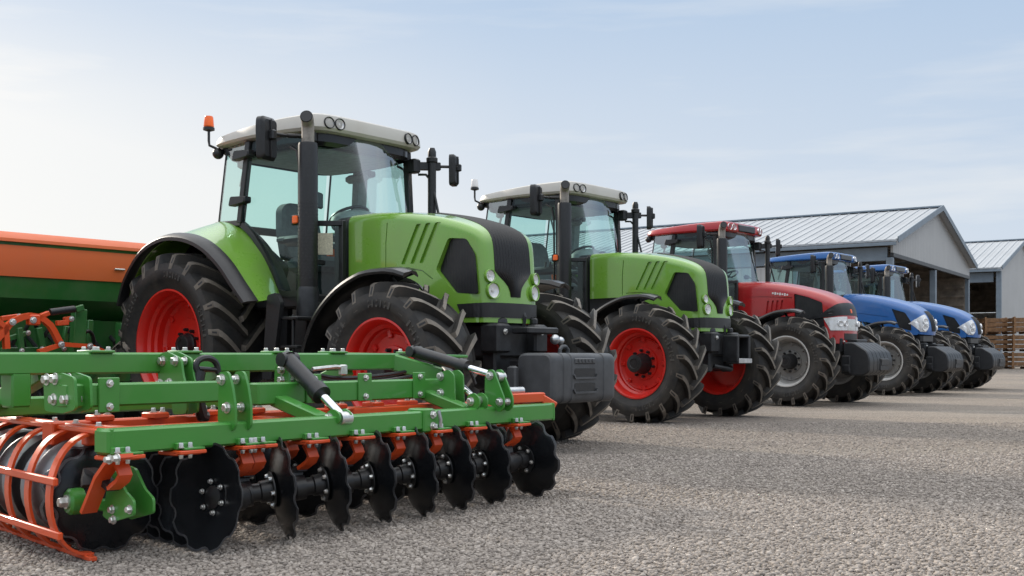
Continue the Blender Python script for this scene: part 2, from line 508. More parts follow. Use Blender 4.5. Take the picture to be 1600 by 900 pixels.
def make_tractor(cfg):
    P = cfg['paint']; roofm = cfg['roof']
    root = thing('tractor', cfg['label'], 'tractor', (*cfg['loc'], 0), cfg.get('rot', R(-40)), 'tractors parked in a row')
    S = cfg.get('scale', 1.); root.scale = (S, S, S)
    # wheels
    rm = cfg['rim']
    Rf, Rr = cfg.get('Rf', .745), .96
    for y, st in ((-1.0, 0), (1.0, 0)):
        wheel(root, 'front_wheel', 0, y, Rf, .54, cfg.get('rf', .415), 18, rm, .05, .19, .115, roll=cfg.get('roll', .1) + (.2 if y > 0 else 0))
        wheel(root, 'rear_wheel', -3.11, y*.985, Rr, .62, .56, 20, rm, .0, .08, .12, roll=cfg.get('roll', .1)+.07)
    # chassis
    mb = one('dark_iron')
    mb.box((-.55, 0, .92), (1.9, .5, .5), None, .03).box((-2.2, 0, .88), (1.8, .56, .7), None, .05).box((-3.1, 0, .95), (.5, .5, .7), None, .06)
    mb.lathe([(.16, -.8), (.17, -.3), (.22, -.25), (.22, .25), (.17, .3), (.16, .8)], 20, (-3.06, 0, .95))
    mb.lathe([(.11, -.86), (.12, -.35), (.2, -.2), (.2, .2), (.12, .35), (.11, .86)], 20, (0, 0, .73))
    mb.box((.02, 0, .95), (.5, .36, .34), None, .03)
    mb.use('black_plastic').box((-1.25, -.50, 1.12), (.62, .3, .44), None, .05).box((-1.25, .5, 1.12), (.62, .3, .44), None, .05)
    mb.tube([(-.35, -.5, .75), (0, -.62, .72), (.1, -.65, .72)], .035)
    mb.build('chassis', root)
    # fuel tank, battery box and steps under the door
    mb = one('black_plastic')
    tank = [(-.19, -.24), (.19, -.24), (.19, .18), (.13, .24), (-.13, .24), (-.19, .18)]
    mb.prism(round_poly(tank, .05), lambda a, b, d: (-1.0+a, d, 1.0+b), -.62, -.98, .03)
    mb.lathe([(.045, 1.24), (.045, 1.27), (.03, 1.28), (.001, 1.28)], 14, (-1.0, -.8, 0), (0, 0, 1))
    mb.build('fuel_tank', root)
    mb = one('black_plastic')
    mb.prism(round_poly([(-1.66, 1.42), (-1.52, 1.44), (-1.46, 1.34), (-1.60, .62), (-1.74, .62)], .03), lambda a, b, d: (a, d, b), -1.12, -1.07, .008)
    mb.prism(round_poly([(-1.62, 1.36), (-1.30, 1.36), (-1.3, 1.28), (-1.44, 1.26), (-1.6, .62), (-1.68, .62)], .03), lambda a, b, d: (a, d, b), -.80, -.76, .008)
    for z in (.66, .93, 1.2): mb.box((-1.42+.04*z, -.93, z), (.24, .32, .03), None, .008)
    mb.box((-1.36, -1.05, .95), (.025, .025, .56), None, .006)
    mb.build('steps', root)
    # hood
    H = Hood(cfg['prof'], cfg['W'], cfg['r'], cfg['bot'])
    mb = H.mesh(one(P))
    hood = mb.build('hood', root)
    cuts = []; recess = cfg.get('recess', .03)
    for sg in (-1, 1):
        for poly in cfg['side_grille']:
            pl = round_poly(poly, .03)
            cx = sum(q[0] for q in pl)/len(pl); y = H.side_y(cx)
            cuts.append(one(P).prism(pl, lambda a, b, d: (a, sg*d, b), y-recess, y+.2).build('cutter', root))
            g = one('grille_mesh'); k = .985
            cz = sum(q[1] for q in pl)/len(pl)
            g.prism([(cx+(a-cx)*k, cz+(b-cz)*k) for a, b in pl], lambda a, b, d: (a, sg*d, b), y-recess-.008, y-recess+.012)
            g.build('side_grille', root)
        for poly in cfg['slots']:
            pl = round_poly(poly, .016, 3)
            cx = sum(q[0] for q in pl)/len(pl); y = H.side_y(cx)
            cuts.append(one(P).prism(pl, lambda a, b, d: (a, sg*d, b), y-.022, y+.2).build('cutter', root))
        for line in cfg.get('seams', []):
            up, dn = [], []
            for i, q in enumerate(line):
                a, b = Vector(line[max(i-1, 0)]), Vector(line[min(i+1, len(line)-1)])
                t = (b-a).normalized(); nn = Vector((-t.y, t.x))*.0055
                up.append(tuple(Vector(q)+nn)); dn.append(tuple(Vector(q)-nn))
            y = H.side_y(sum(q[0] for q in line)/len(line))
            cuts.append(one('grille_black').prism(up + dn[::-1], lambda a, b, d: (a, sg*d, b), y-.02, y+.2).build('cutter', root))
    boolean_cut(hood, cuts)
    hood.name = 'hood'
    cfg['nose'](root, H, cfg)
    # cowl between hood and cab
    mb = one('black_plastic')
    hx = cfg['prof'][0][0]; hz = cfg['prof'][0][1]; hwd = H.side_y(hx)
    ol = round_poly([(-hwd+.01, 1.25), (hwd-.01, 1.25), (hwd-.01, hz-.0), (-hwd+.01, hz-.0)], .14, 6)
    mb.prism(ol, lambda a, b, d: (d, a, b), hx-.22, hx-.004, .0)
    mb.use('interior_grey').sphere((hx-.35, .0, hz-.03), .3, 16, 8, (.75, 1.15, .5))
    mb.build('cowl', root)
    # front fenders
    for sg in (-1, 1):
        line = smooth_line([(-.99, 0, .80), (-.93, 0, .98), (-.78, 0, 1.22), (-.52, 0, 1.43), (-.22, 0, 1.555), (-.0, 0, 1.585), (.12, 0, 1.58), (.22, 0, 1.545)], 20)
        rows = []; k = Rf/.745; tip = cfg.get('fender_tip', 0)
        for i, p in enumerate(line):
            dirv = (Vector((p.x, 0, p.z)) - Vector((0, 0, .73))).normalized()
            def q(y, d): return (p.x*k + dirv.x*d, sg*y, p.z*k + dirv.z*d)
            tp = max(0, (i-14)/5)          # narrows to a point at the front
            y1 = 1.29 - .14*tp**1.5; y0 = .76 + .22*tp**1.5
            rows.append([q(y1, -.05), q(y1+.012, -.03), q(y1, -.005), q(y1-.05, .008), q((y0+y1)/2, .02), q(y0+.03, .012), q(y0, -.02), q(y0, -.035), q((y0+y1)/2, -.002), q(y1-.06, -.015)])
        mb = one('black_gloss').grid(rows, True, (True, True))
        mb.use('dark_iron').tube([(-.1, sg*.74, .9), (-.12, sg*.72, 1.3), (-.15, sg*.95, 1.53*k)], .022)
        mb.tube([(-.12, sg*.72, 1.2), (-.5, sg*.85, 1.40*k)], .018)
        mb.build('front_fender', root)
    # rear fenders
    outer = [(-3.98, 1.40), (-3.84, 1.68), (-3.54, 1.95), (-3.15, 2.075), (-2.75, 2.06), (-2.4, 1.95), (-2.1, 1.76), (-1.88, 1.55), (-1.68, 1.36)]
    inner = [(-3.86, 1.62), (-3.66, 1.92), (-3.36, 2.14), (-3.0, 2.25), (-2.68, 2.23), (-2.42, 2.09), (-2.2, 1.9), (-2.05, 1.7), (-1.92, 1.46)]
    oo = smooth_line([(x, 0, z) for x, z in outer], 30); ii = smooth_line([(x, 0, z) for x, z in inner], 30)
    for sg in (-1, 1):
        rows = []; lip = []
        for i, (a, b) in enumerate(zip(oo, ii)):
            cen = Vector((-2.85, 0, .95)); da = (a-cen).normalized()
            row = []
            for t in (0, .04, .2, .45, .7, .88, 1.):
                y = -1.20 + .46*t; m = a.lerp(b, t**1.4) + da*(.02*math.sin(PI*min(1, t*1.0)))
                row.append((m.x, sg*-y, m.z))
            und = [(m[0]-da.x*.03, m[1], m[2]-da.z*.03) for m in row[::-1]]
            rows.append(row + und)
            def q(y, d): return (a.x+da.x*d, sg*y, a.z+da.z*d)
            lip.append([q(1.215, .014), q(1.25, .012), q(1.32, -.012), q(1.345, -.04), q(1.345, -.075), q(1.30, -.07), q(1.215, -.035)])
        mb = one(P).grid(rows, True, (True, True))
        f = mb.build('rear_fender', root)
        wall = [(b.x, b.z-.03) for b in ii] + [(-1.95, .95), (-2.4, .8), (-3.5, .95), (-3.85, 1.3)]
        one('black_plastic').prism(wall, lambda a, b, d: (a, sg*d, b), .60, .66).build('inner_wing', f)
        one('black_plastic').grid([[(b.x, sg*y, b.z-dz) for b in ii] for y, dz in ((.63, .03), (.76, .035))]).build('wing_top', f)
        one('black_plastic').grid(lip, True, (True, True)).build('fender_lip', f)
    # ---- cab
    cz = cfg.get('cab_z', 0)
    K = dict(R0=(-2.98, .73, 2.22), R1=(-2.86, .71, 3.02), B0=(-2.52, .79, 2.2), B1=(-2.40, .77, 3.02), P0=(-1.56, .73, 1.46), P1=(-1.62, .69, 3.02), Pm=(-1.52, .70, 2.16))
    fr = one('black_plastic')
    def V(n, sg, dy=0): x, y, z = K[n]; return Vector((x, sg*(y+dy), z))
    for sg in (-1, 1):
        fr.bar(V('R0', sg), V('R1', sg), .022, .022, (1, 0, 0)).bar(V('B0', sg), V('B1', sg), .06, .075, (1, 0, 0)).bar(V('P0', sg), V('P1', sg), .06, .075, (1, 0, 0))
        sill = [(-2.52, 2.2), (-2.34, 2.08), (-2.17, 1.9), (-2.02, 1.7), (-1.92, 1.5), (-1.84, 1.45), (-1.56, 1.45)]
        fr.ribbon([Vector((p.x, sg*.78, p.z)) for p in smooth_line([(x, 0, z) for x, z in sill], 16)], .05, .06, (0, 1, 0))
        fr.bar((-3.0, sg*.74, 2.22), (-2.5, sg*.79, 2.2), .05, .06)
        fr.box((-1.95, sg*.72, 1.38), (.95, .16, .14), None, .02)
        fr.box((-1.5, sg*.60, 1.36), (.25, .3, .16), None, .02)
        # belt rail in front of the door and the small lower window's frame
        fr.bar((-1.56, sg*.72, 2.13), (-1.30, sg*.50, 2.13), .05, .05).bar((-1.31, sg*.49, 1.42), (-1.31, sg*.49, 2.16), .05, .06, (1, 0, 0))
        # hinges
        if cfg.get('hinges', True):
            for z, x in ((2.88, -2.44), (2.42, -2.50)):
                fr.prism(round_poly([(-.13, -.05), (.15, -.03), (.15, .035), (-.1, .05)], .02, 3), lambda a, b, d: (x+a, sg*d, z+b), .79, .875, .015)
        # door front edge and its grab rail inside
        fr.tube([(-1.66, sg*.74, 1.52), (-1.64, sg*.75, 1.65), (-1.66, sg*.735, 2.7), (-1.70, sg*.73, 2.85), (-1.8, sg*.73, 2.9)], .014, 8)
    fr.box((-2.92, 0, 3.0), (.14, 1.4, .08), None, .02).bar((-2.98, -.72, 2.2), (-2.98, .72, 2.2), .06, .08)
    fr.build('cab_frame', root)
    # visor band under the roof
    mb = one('black_gloss')
    ol = [roof_outline(k, .60) for k in (.10, .075, .075)]
    mb.grid([[(x, y, z) for x, y in o] for o, z in zip(ol, (2.90, 2.94, 3.04))], True, (False, False))
    mb.use('interior_grey').grid([[(x, y, 2.945) for x, y in roof_outline(.10, .6)], [(x, y, 2.95) for x, y in roof_outline(.5, .6)], [(-2.2, 0, 2.95)]*68], True)
    mb.build('visor', root)
    # roof
    lv = cfg.get('roof_rings', [(.10, 3.02), (.0, 3.03), (-.02, 3.055), (-.015, 3.10), (.0, 3.145), (.03, 3.162), (.10, 3.17), (.4, 3.182)])
    mb = one(roofm)
    mb.grid([[(x, y, 3.03 + (z-3.03)*(.72 + .42*max(0, min(1, (x+3.05)/1.5))) + .018*max(0, min(1, (x+3.05)/1.1))*(z > 3.09)) for x, y in roof_outline(k, .62)] for k, z in lv], True, (True, True))
    roof = mb.build('roof', root, 28)
    if cfg.get('roof_mid'):
        one('black_gloss').box((-1.385, 0, 3.105), (.06, .62, .13), None, .02).build('roof_panel', roof)
    for sg in (-1, 1):
        wl = one('black_gloss')
        c = Vector((-1.424, sg*.52, 3.10)); M = Matrix.Rotation(sg*R(9), 3, 'Z') @ Matrix.Rotation(R(-6), 3, 'Y')
        wl.prism(round_poly([(-.125, -.058), (.125, -.058), (.125, .058), (-.125, .058)], .055, 5), lambda a, b, d: c + M @ Vector((d, a, b)), -.05, .024, .006)
        for dy in (-.06, .06): light_unit(wl, c + M @ Vector((.05, dy, 0)), M @ Vector((1, 0, 0)), .050, .022, cfg.get('lamp_rim', 'dark_iron'))
        wl.build('work_light', roof)
    # glazing
    def pane(name, quad_rows, **kw):
        return one('tinted_glass').grid(quad_rows).build(name, root, **kw)
    for sg in (-1, 1):
        pane('side_window', [[V('R0', sg, .005), V('B0', sg, .005)], [V('R1', sg, .005), V('B1', sg, .005)]])
        sl = smooth_line([(-2.5, sg*.795, 2.22), (-2.34, sg*.79, 2.1), (-2.17, sg*.785, 1.92), (-2.02, sg*.78, 1.72), (-1.92, sg*.77, 1.52), (-1.84, sg*.76, 1.47), (-1.6, sg*.745, 1.47)], 14)
        tp = [Vector((-2.40 + .78*i/13, sg*(.775-.075*i/13), 3.02)) for i in range(14)]
        pane('door_window', [[a.lerp(b, t) + Vector((0, sg*.015*math.sin(PI*t), 0)) for a, b in zip(sl, tp)] for t in (0, .25, .5, .75, 1)])
        pane('lower_window', [[(-1.55, sg*.725, 1.44), (-1.32, sg*.495, 1.44)], [(-1.54, sg*.715, 2.12), (-1.32, sg*.495, 2.12)]])
    ws = []
    for t in (0, .2, .4, .6, .8, 1):
        z = 2.14 + .88*t
        ws.append([(-1.25 - .2*t - (.30-.06*t)*abs(y)**2.2, y*(.70-.02*t), z) for y in [(-1+j/8) for j in range(17)]])
    pane('windshield', ws)
    pane('rear_window', [[(-3.0, -.7, 2.24), (-3.0, .7, 2.24)], [(-2.9, -.68, 3.0), (-2.9, .68, 3.0)]])
    # seat, steering wheel, console
    sm = cfg.get('seat', 'seat_fabric')
    mb = one(sm)
    bk = [(-.25, 0), (.25, 0), (.27, .3), (.24, .55), (.15, .62), (-.15, .62), (-.24, .55), (-.27, .3)]
    mb.prism(round_poly(bk, .06), lambda a, b, d: (-2.50 - .16*b + d, a, 1.86+b), -.07, .06, .03)
    mb.box((-2.22, 0, 1.80), (.55, .52, .16), None, .05).use('dark_iron').box((-2.25, 0, 1.58), (.36, .36, .34), None, .03)
    mb.use(sm).box((-2.25, -.36, 2.05), (.4, .1, .07), None, .03).box((-2.25, .36, 2.05), (.4, .1, .07), None, .03)
    mb.use('black_plastic').prism(round_poly([(-2.75, 1.5), (-2.2, 1.5), (-2.1, 1.75), (-2.4, 1.95), (-2.75, 2.0)], .06), lambda a, b, d: (a, d, b), -.66, -.48, .02)
    mb.build('driver_seat', root)
    mb = one('black_plastic')
    c = Vector((-1.76, 0, 2.28)); ax = Vector((-.42, 0, .9)).normalized(); u = Vector((0, 1, 0)); w = ax.cross(u)
    mb.tube([c + (u*math.cos(2*PI*k/24) + w*math.sin(2*PI*k/24))*.2 for k in range(25)], .016, 8, False)
    for k in (0, 2.1, 4.2): mb.tube([c - ax*.03, c + (u*math.cos(k) + w*math.sin(k))*.2], .012, 6)
    mb.tube([c, c - ax*.35, (-1.55, 0, 1.6)], [.04, .05, .09], 10)
    mb.build('steering_wheel', root)
    one('dark_iron').box((-2.2, 0, 1.40), (1.5, 1.36, .08), None, .02).build('cab_floor', root)
    # far B pillar trim and rear-view console seen through the glass
    mb = one('interior_grey')
    mb.bar((-2.45, .74, 2.2), (-2.38, .72, 2.95), .14, .10, (1, 0, 0)).box((-2.4, .68, 2.82), (.32, .1, .09), None, .03)
    mb.tube([(-2.75, -.62, 2.95), (-2.72, -.6, 2.8), (-2.78, -.6, 2.62)], .018, 8).box((-2.74, -.6, 2.85), (.1, .1, .1), None, .02)
    mb.tube([(-1.78, -.55, 2.9), (-1.85, -.55, 2.7), (-1.8, -.55, 2.55)], .014, 8)
    mb.build('cab_trim', root)
    # armrest console with levers, and a small display on its stalk
    mb = one('black_plastic').box((-2.05, -.40, 2.02), (.42, .16, .10), None, .03).box((-1.72, -.46, 2.40), (.04, .22, .16), Matrix.Rotation(R(25), 3, 'Z'), .012)
    mb.tube([(-1.75, -.48, 2.34), (-1.78, -.5, 2.2), (-1.9, -.44, 2.05)], .014, 8)
    for x in (-1.92, -2.0, -2.08): mb.tube([(x, -.40, 2.05), (x+.02, -.40, 2.15)], [.010, .016], 8)
    mb.use('interior_grey').box((-2.2, .0, 2.90), (1.1, 1.2, .05), None, .02)
    mb.use('amber_lens').box((-2.62, .5, 1.95), (.10, .10, .3), None, .03)
    mb.build('console', root)
    # exhaust
    mb = one('black_plastic')
    ex, ey = -1.40, -.84
    mb.use('dark_iron').lathe([(.10, 1.18), (.105, 1.22), (.105, 1.46), (.095, 1.5)], 20, (ex, ey, 0), (0, 0, 1), (True, False))
    mb.use('black_plastic').lathe([(.09, 1.48), (.094, 1.5), (.094, 2.84), (.088, 2.87), (.064, 2.875)], 28, (ex, ey, 0), (0, 0, 1))
    tip = [(ex, ey, 2.86), (ex, ey, 2.96), (ex, ey, 3.01), (ex+.012, ey-.012, 3.05), (ex+.045, ey-.045, 3.085), (ex+.085, ey-.09, 3.10)]
    mb.use('pipe_steel').tube(tip, .060, 20, False)
    mb.use('hose_black').tube([Vector(p)+Vector((.004, -.003, .0)) for p in tip[1:]][::-1], .054, 20, True)
    # rows of punched holes in the heat shield
    mb.use('hose_black')
    for i in range(22):
        for j in range(14):
            a = 2*PI*(j + .5*(i % 2))/14; z = 1.58 + i*.034
            if z < 2.35: mb.box((ex + .0935*math.cos(a), ey + .0935*math.sin(a), z), (.004, .018, .012), Matrix.Rotation(a, 3, 'Z'), .001)
    mb.use('dark_iron').bar((ex, ey+.08, 2.55), (-1.58, -.70, 2.55), .04, .04).bar((ex, ey+.08, 1.75), (-1.45, -.6, 1.75), .04, .05)
    e = mb.build('exhaust_stack', root)
    mb = one('black_plastic').box((ex-.10, ey-.06, 2.14), (.12, .05, .10), None, .012).use('amber_lens').box((ex-.085, ey-.085, 2.14), (.075, .03, .075), None, .01)
    mb.build('turn_signal', root)
    # far side intake stack
    mb = one('black_plastic')
    mb.lathe([(.045, 1.6), (.045, 2.90), (.06, 2.91), (.062, 2.95), (.045, 2.965), (.045, 3.02), (.03, 3.06), (.001, 3.065)], 18, (-1.38, .83, 0), (0, 0, 1))
    mb.build('intake_stack', root)
    # mirrors
    for sg, c, a in ((-1, Vector((-1.66, -1.13, 2.90)), R(14)), (1, Vector((-1.32, 1.10, 2.85)), R(28))):
        M = Matrix.Rotation(a, 3, 'Z')
        k = 1.08 if sg < 0 else .88
        M = M @ Matrix.Diagonal((k, k*1.04, k))
        mb = one('black_plastic')
        mb.prism(round_poly([(-.095, -.19), (.095, -.19), (.105, .1), (.095, .19), (-.095, .19), (-.105, .1)], .04, 4), lambda p, q, d: c + M @ Vector((d, p, q)), -.03, .05, .03)
        mb.use('chrome').prism(round_poly([(-.08, -.17), (.08, -.17), (.085, .17), (-.085, .17)], .03, 4), lambda p, q, d: c + M @ Vector((d, p, q)), -.029, -.033, .0)
        mb.use('black_plastic').bar(c + M @ Vector((.055, 0, -.17)), c + M @ Vector((.055, 0, .17)), .02, .02)
        mr = mb.build('mirror', root)
        mb = one('black_plastic')
        mb.box(c + M @ Vector((.07, 0, .03)), (.06, .06, .09), M, .012)
        st = Vector((-1.50, sg*.66, 2.97 if sg < 0 else 2.86))
        mid = st.lerp(c, .62) + Vector((.03, 0, .02))
        if sg > 0: mb.box(st + Vector((0, .02, 0)), (.12, .1, .15), None, .015).bar(st, mid, .06, .085)
        else: mb.bar(st, st.lerp(mid, .4), .05, .09).tube([st, mid], .022, 8)
        mb.tube([mid, c + M @ Vector((.075, 0, .04))], .016, 8)
        mb.build('mirror_arm', mr)
    one('hose_black').tube([(-1.5, .74, 2.78), (-1.44, .80, 2.78), (-1.38, .83, 2.70), (-1.22, .82, 2.15)], .014, 8).build('grab_rail', root)
    # wiper
    one('hose_black').box((-1.36, -.02, 2.24), (.09, .1, .08), None, .02).tube([(-1.34, 0, 2.24), (-1.32, .3, 2.21), (-1.40, .52, 2.2)], .010, 6).build('wiper', root)
    # rear lamps under the roof edge
    one('black_plastic').sphere((-2.98, -.74, 2.97), .06, 12, 8).build('rear_lamp', root)
    if cfg.get('beacon'):
        mb = one('dark_iron').tube([(-2.98, -.76, 3.02), (-3.02, -.82, 3.05), (-3.03, -.82, 3.1), (-3.03, -.82, 3.22)], .014, 8)
        mb.use('black_plastic').lathe([(.03, 3.2), (.06, 3.21), (.06, 3.235), (.045, 3.245)], 20, (-3.03, -.82, 0), (0, 0, 1))
        mb.use(cfg['beacon']).lathe([(.048, 3.24), (.054, 3.25), (.046, 3.34), (.04, 3.355), (.02, 3.36), (.001, 3.36)], 20, (-3.03, -.82, 0), (0, 0, 1))
        mb.build('beacon', root)
    if cfg.get('sticker'):
        one('sticker').box((-1.425, -.615, 1.93), (.005, .16, .21), Matrix.Rotation(R(-45), 3, 'Z'), .001).build('sticker', root)
    # front linkage
    mb = one('dark_iron')
    mb.box((.26, 0, .98), (.42, .62, .30), None, .02)
    for sg in (-1, 1):
        mb.box((.46, sg*.26, 1.0), (.22, .19, .26), None, .02).box((.42, sg*.27, .80), (.16, .09, .36), None, .02)
        mb.use('zinc').bolt((.572, sg*.26, 1.06), (1, 0, 0), .02, .016).use('dark_iron')
    if cfg.get('bare_hitch'):
        for y in (.0, .30): mb.box((.63, y, .92), (.22, .05, .34), None, .012)
        mb.box((.63, .15, 1.08), (.22, .3, .04), None, .012).box((.66, .15, .75), (.18, .34, .05), None, .012)
        mb.use('bare_steel').box((.755, .15, .765), (.012, .34, .06), None, .004)
    else:
        mb.box((.66, .05, 1.07), (.2, .44, .06), None, .012).box((.68, .05, .78), (.24, .5, .06), None, .012)
        mb.use('bare_steel').sphere((.83, .12, .99), .045).sphere((.83, .2, .98), .035)
    mb.use('dark_iron').lathe([(.09, 1.14), (.085, 1.17), (.03, 1.22), (.001, 1.225)], 16, (.40, -.16, 0), (0, 0, 1)).tube([(.46, .12, 1.1), (.48, .12, 1.2), (.45, .12, 1.26)], .02, 8).box((.46, .26, 1.16), (.1, .07, .08), None, .03)
    mb.tube([(.5, -.2, .7), (.62, 0, .66), (.5, .25, .68)], .025, 8)
    mb.build('front_linkage', root)
    if cfg.get('weight'): cfg['weight'](root, cfg)
    return root

def rrect(hx, hz, r, n=5):
    return round_poly([(-hx, -hz), (hx, -hz), (hx, hz), (-hx, hz)], r*2, n)

def box_weight(root, cfg):
    """cast front ballast: rounded box with ribs, two pockets and a lifting eye"""
    mb = one('weight_grey'); cx, cz = 1.02, .655; rows = []
    st = [(-.50, .90), (-.485, .97), (-.47, .99), (-.44, 1.), (-.36, 1.), (-.352, .965), (-.325, .965), (-.317, 1.), (-.235, 1.), (-.227, .965), (-.20, .965), (-.192, 1.), (.192, 1.), (.20, .97), (.30, .97), (.308, 1.), (.44, 1.), (.47, .99), (.485, .97), (.50, .90)]
    for y, k in st: rows.append([(cx + a, y*.93+.05, cz + b) for a, b in rrect(.19*k, .215*k, .036)])
    mb.grid(rows, True, (True, True))
    w = mb.build('front_weight', root)
    for z in (.70, .575):
        mb = one('weight_grey')
        mb.use('black_plastic').prism(round_poly([(-.15, -.038), (.15, -.038), (.15, .038), (-.15, .038)], .02), lambda a, b, d: (d, .05+a, z+b), 1.2, 1.214, .002)
        mb.use('weight_grey').ribbon([Vector((1.217, .05+a, z-.045+b)) for a, b in ((-.17, .03), (-.15, .0), (.15, 0), (.17, .03))], .02, .018, (1, 0, 0))
        mb.build('pocket', w)
    mb = one('weight_grey').box((1.205, .05, .80), (.03, .30, .05), None, .008)
    for k in range(5): mb.box((1.222, -.05+k*.05, .805), (.012, .022, .03), None, .003)
    mb.build('cast_plate', w)
    one('weight_grey').tube([(1.0, -.03, .85), (1.0, -.03, .90), (1.0, 0, .925), (1.0, .05, .925), (1.0, .08, .90), (1.0, .08, .85)], .018, 8).build('lifting_eye', w)
    one('weight_grey').box((.86, -.50, .66), (.1, .06, .2), None, .015).build('side_lug', w)

def slab_weight(root, cfg):
    """stack of cast slabs with a sloping front, darker"""
    mb = one('weight_black'); x0 = .66; cz = cfg.get('wz', .78)
    sec = [(0, -.28), (.34, -.28), (.44, -.22), (.45, -.02), (.40, .12), (.16, .27), (0, .27)]
    sec = round_poly(sec, .05)
    cxm, czm = .2, 0
    rows = []
    ys = [(-.49, .93), (-.47, 1.)]
    y = -.50
    for i in range(6):
        y2 = -.47 + .94*(i+1)/6
        ys += [(y2-.012, 1.), (y2-.008, .965), (y2+.004, .965), (y2+.008, 1.)] if i < 5 else [(.47, 1.), (.49, .93)]
    for y, k in ys:
        rows.append([(x0 + cxm + (a-cxm)*k, y, cz + b*k) for a, b in sec])
    mb.grid(rows, True, (True, True))
    w = mb.build('front_weight', root)
    mb = one('dark_iron').box((x0+.445, .12, cz-.1), (.03, .36, .2), None, .01).use('black_plastic').box((x0+.463, .12, cz-.05), (.012, .3, .08), None, .004)
    mb.use('weight_black').bar((x0+.455, -.04, cz-.1), (x0+.455, .28, cz-.1), .03, .03)
    mb.build('pocket', w)
    one('dark_iron').box((x0+.05, -.49, cz-.1), (.16, .07, .3), None, .015).box((x0+.07, -.535, cz-.16), (.12, .04, .12), None, .01).build('side_lug', w)
# ---------------------------------------------------------------- noses
def zline(H, z0, z1, n):
    return [H.s_at_z(z0 + (z1-z0)*i/(n-1)) for i in range(n)]

def edge_p(H, s):
    """unrolled distance from the middle to where the flat side begins"""
    x = H.at(s)[0][0]; r = interp(H.r, x); return interp(H.W, x) - r + r*PI/2

def nose_green(root, H, cfg):
    s0 = next(i for i, c in enumerate(H.c) if c[0] > -.42)/(H.n-1); s1 = H.s_at_z(1.37)
    ss = [s0 + (s1-s0)*i/30 for i in range(31)]
    def hw(s):
        z = H.at(s)[0][1]
        if z > 1.585: return .13 + .115*min(1, ((s-s0)/(H.s_at_z(1.92)-s0)))**.7
        return interp([(1.36, .06), (1.44, .075), (1.49, .115), (1.585, .245)], z)
    w = [hw(s) for s in ss]
    H.patch(one('grille_black'), ss, [-a for a in w], w, .002, 27, .01, .009).build('front_grille', root)
    # dark band low round the nose
    ss = zline(H, 1.315, 1.185, 5)
    e = [edge_p(H, s) for s in ss]
    ext = [.20 - .05*i/4 for i in range(5)]
    H.patch(one('grille_mesh'), ss, [-(a+b) for a, b in zip(e, ext)], [a+b for a, b in zip(e, ext)], .009, 60).build('lower_grille', root)
    for sg in (-1, 1):
        for z, p, r in ((1.55, .315, .050), (1.42, .285, .064)):
            s = H.s_at_z(z); c = H.pt(s, sg*p); n = H.nrm(s, sg*p); n = (n*.75 + Vector((.25, 0, 0))).normalized()
            mb = light_unit(MB(), c + n*.024, n, r, .021, 'green_paint')
            mb.build('headlight', root)

def nose_red(root, H, cfg):
    ss = zline(H, 1.70, 1.50, 8); e = [edge_p(H, s) for s in ss]
    ext = [.52, .5, .47, .44, .40, .35, .30, .25]
    b = H.patch(one('grille_black'), ss, [-(a+b) for a, b in zip(e, ext)], [a+b for a, b in zip(e, ext)], .006, 40).build('nose_band', root)
    ss = zline(H, 1.60, 1.54, 3)
    H.patch(one('amber_lens'), ss, [-.03]*3, [.03]*3, .009, 3).build('emblem', b)
    ss = zline(H, 1.48, 1.25, 7); e = [edge_p(H, s) for s in ss]
    for sg in (-1, 1):
        a0 = [.17]*7; a1 = [a + d for a, d in zip(e, (.13, .115, .10, .08, .06, .04, .02))]
        mb = H.patch(one('lamp_bowl'), ss, [sg*a for a in a0], [sg*a for a in a1], .006, 12)
        H.patch(mb.use('lamp_glass'), ss, [sg*a for a in a0], [sg*a for a in a1], .014, 12)
        for p in (.24, .36): light_unit(mb, H.pt(ss[3], sg*p) + H.nrm(ss[3], sg*p)*.030, H.nrm(ss[3], sg*p), .04, .02, 'lamp_bowl')
        mb.build('headlight', root)
    H.patch(one('zinc'), ss[1:], [-.16]*6, [.16]*6, .005, 6).build('nose_trim', root)
    ss = zline(H, 1.20, 1.09, 3)
    H.patch(one('grille_mesh'), ss, [-.26]*3, [.26]*3, .005, 10).build('lower_grille', root)
    # pale maker's lettering on the hood side, too small to read: short strokes
    for sg in (-1, 1):
        mb = one('clear_lens')
        for k in range(7): mb.box((-.62 + k*.045, sg*(H.side_y(-.5)+.001), 1.905 - .006*k), (.03, .006, .045 if k % 2 else .03), None, .001)
        mb.build('hood_lettering', root)

def nose_blue(root, H, cfg):
    ss = zline(H, 1.74, 1.36, 9); e = [edge_p(H, s) for s in ss]
    for sg in (-1, 1):
        a0 = [.20 + .10*i/8 - .06*math.sin(PI*i/8) for i in range(9)]
        a1 = [a + d for a, d in zip(e, (.16, .15, .13, .11, .09, .07, .04, .01, -.03))]
        mb = H.patch(one('lamp_bowl'), ss, [sg*a for a in a0], [sg*a for a in a1], .006, 12)
        H.patch(mb.use('lamp_glass'), ss, [sg*a for a in a0], [sg*a for a in a1], .014, 12)
        for k, p in ((3, .30), (6, .33)): light_unit(mb, H.pt(ss[k], sg*p) + H.nrm(ss[k], sg*p)*.030, H.nrm(ss[k], sg*p), .055, .02, 'lamp_bowl')
        mb.build('headlight', root)
    ss = zline(H, 1.80, 1.38, 9)
    H.patch(one('grille_black'), ss, [-.15+.05*i/8 for i in range(9)], [.15-.05*i/8 for i in range(9)], .004, 13, .01, .008).build('front_grille', root)
    one('black_plastic').box((.14, 0, 1.22), (.74, .70, .22), None, .05).build('nose_skirt', root)

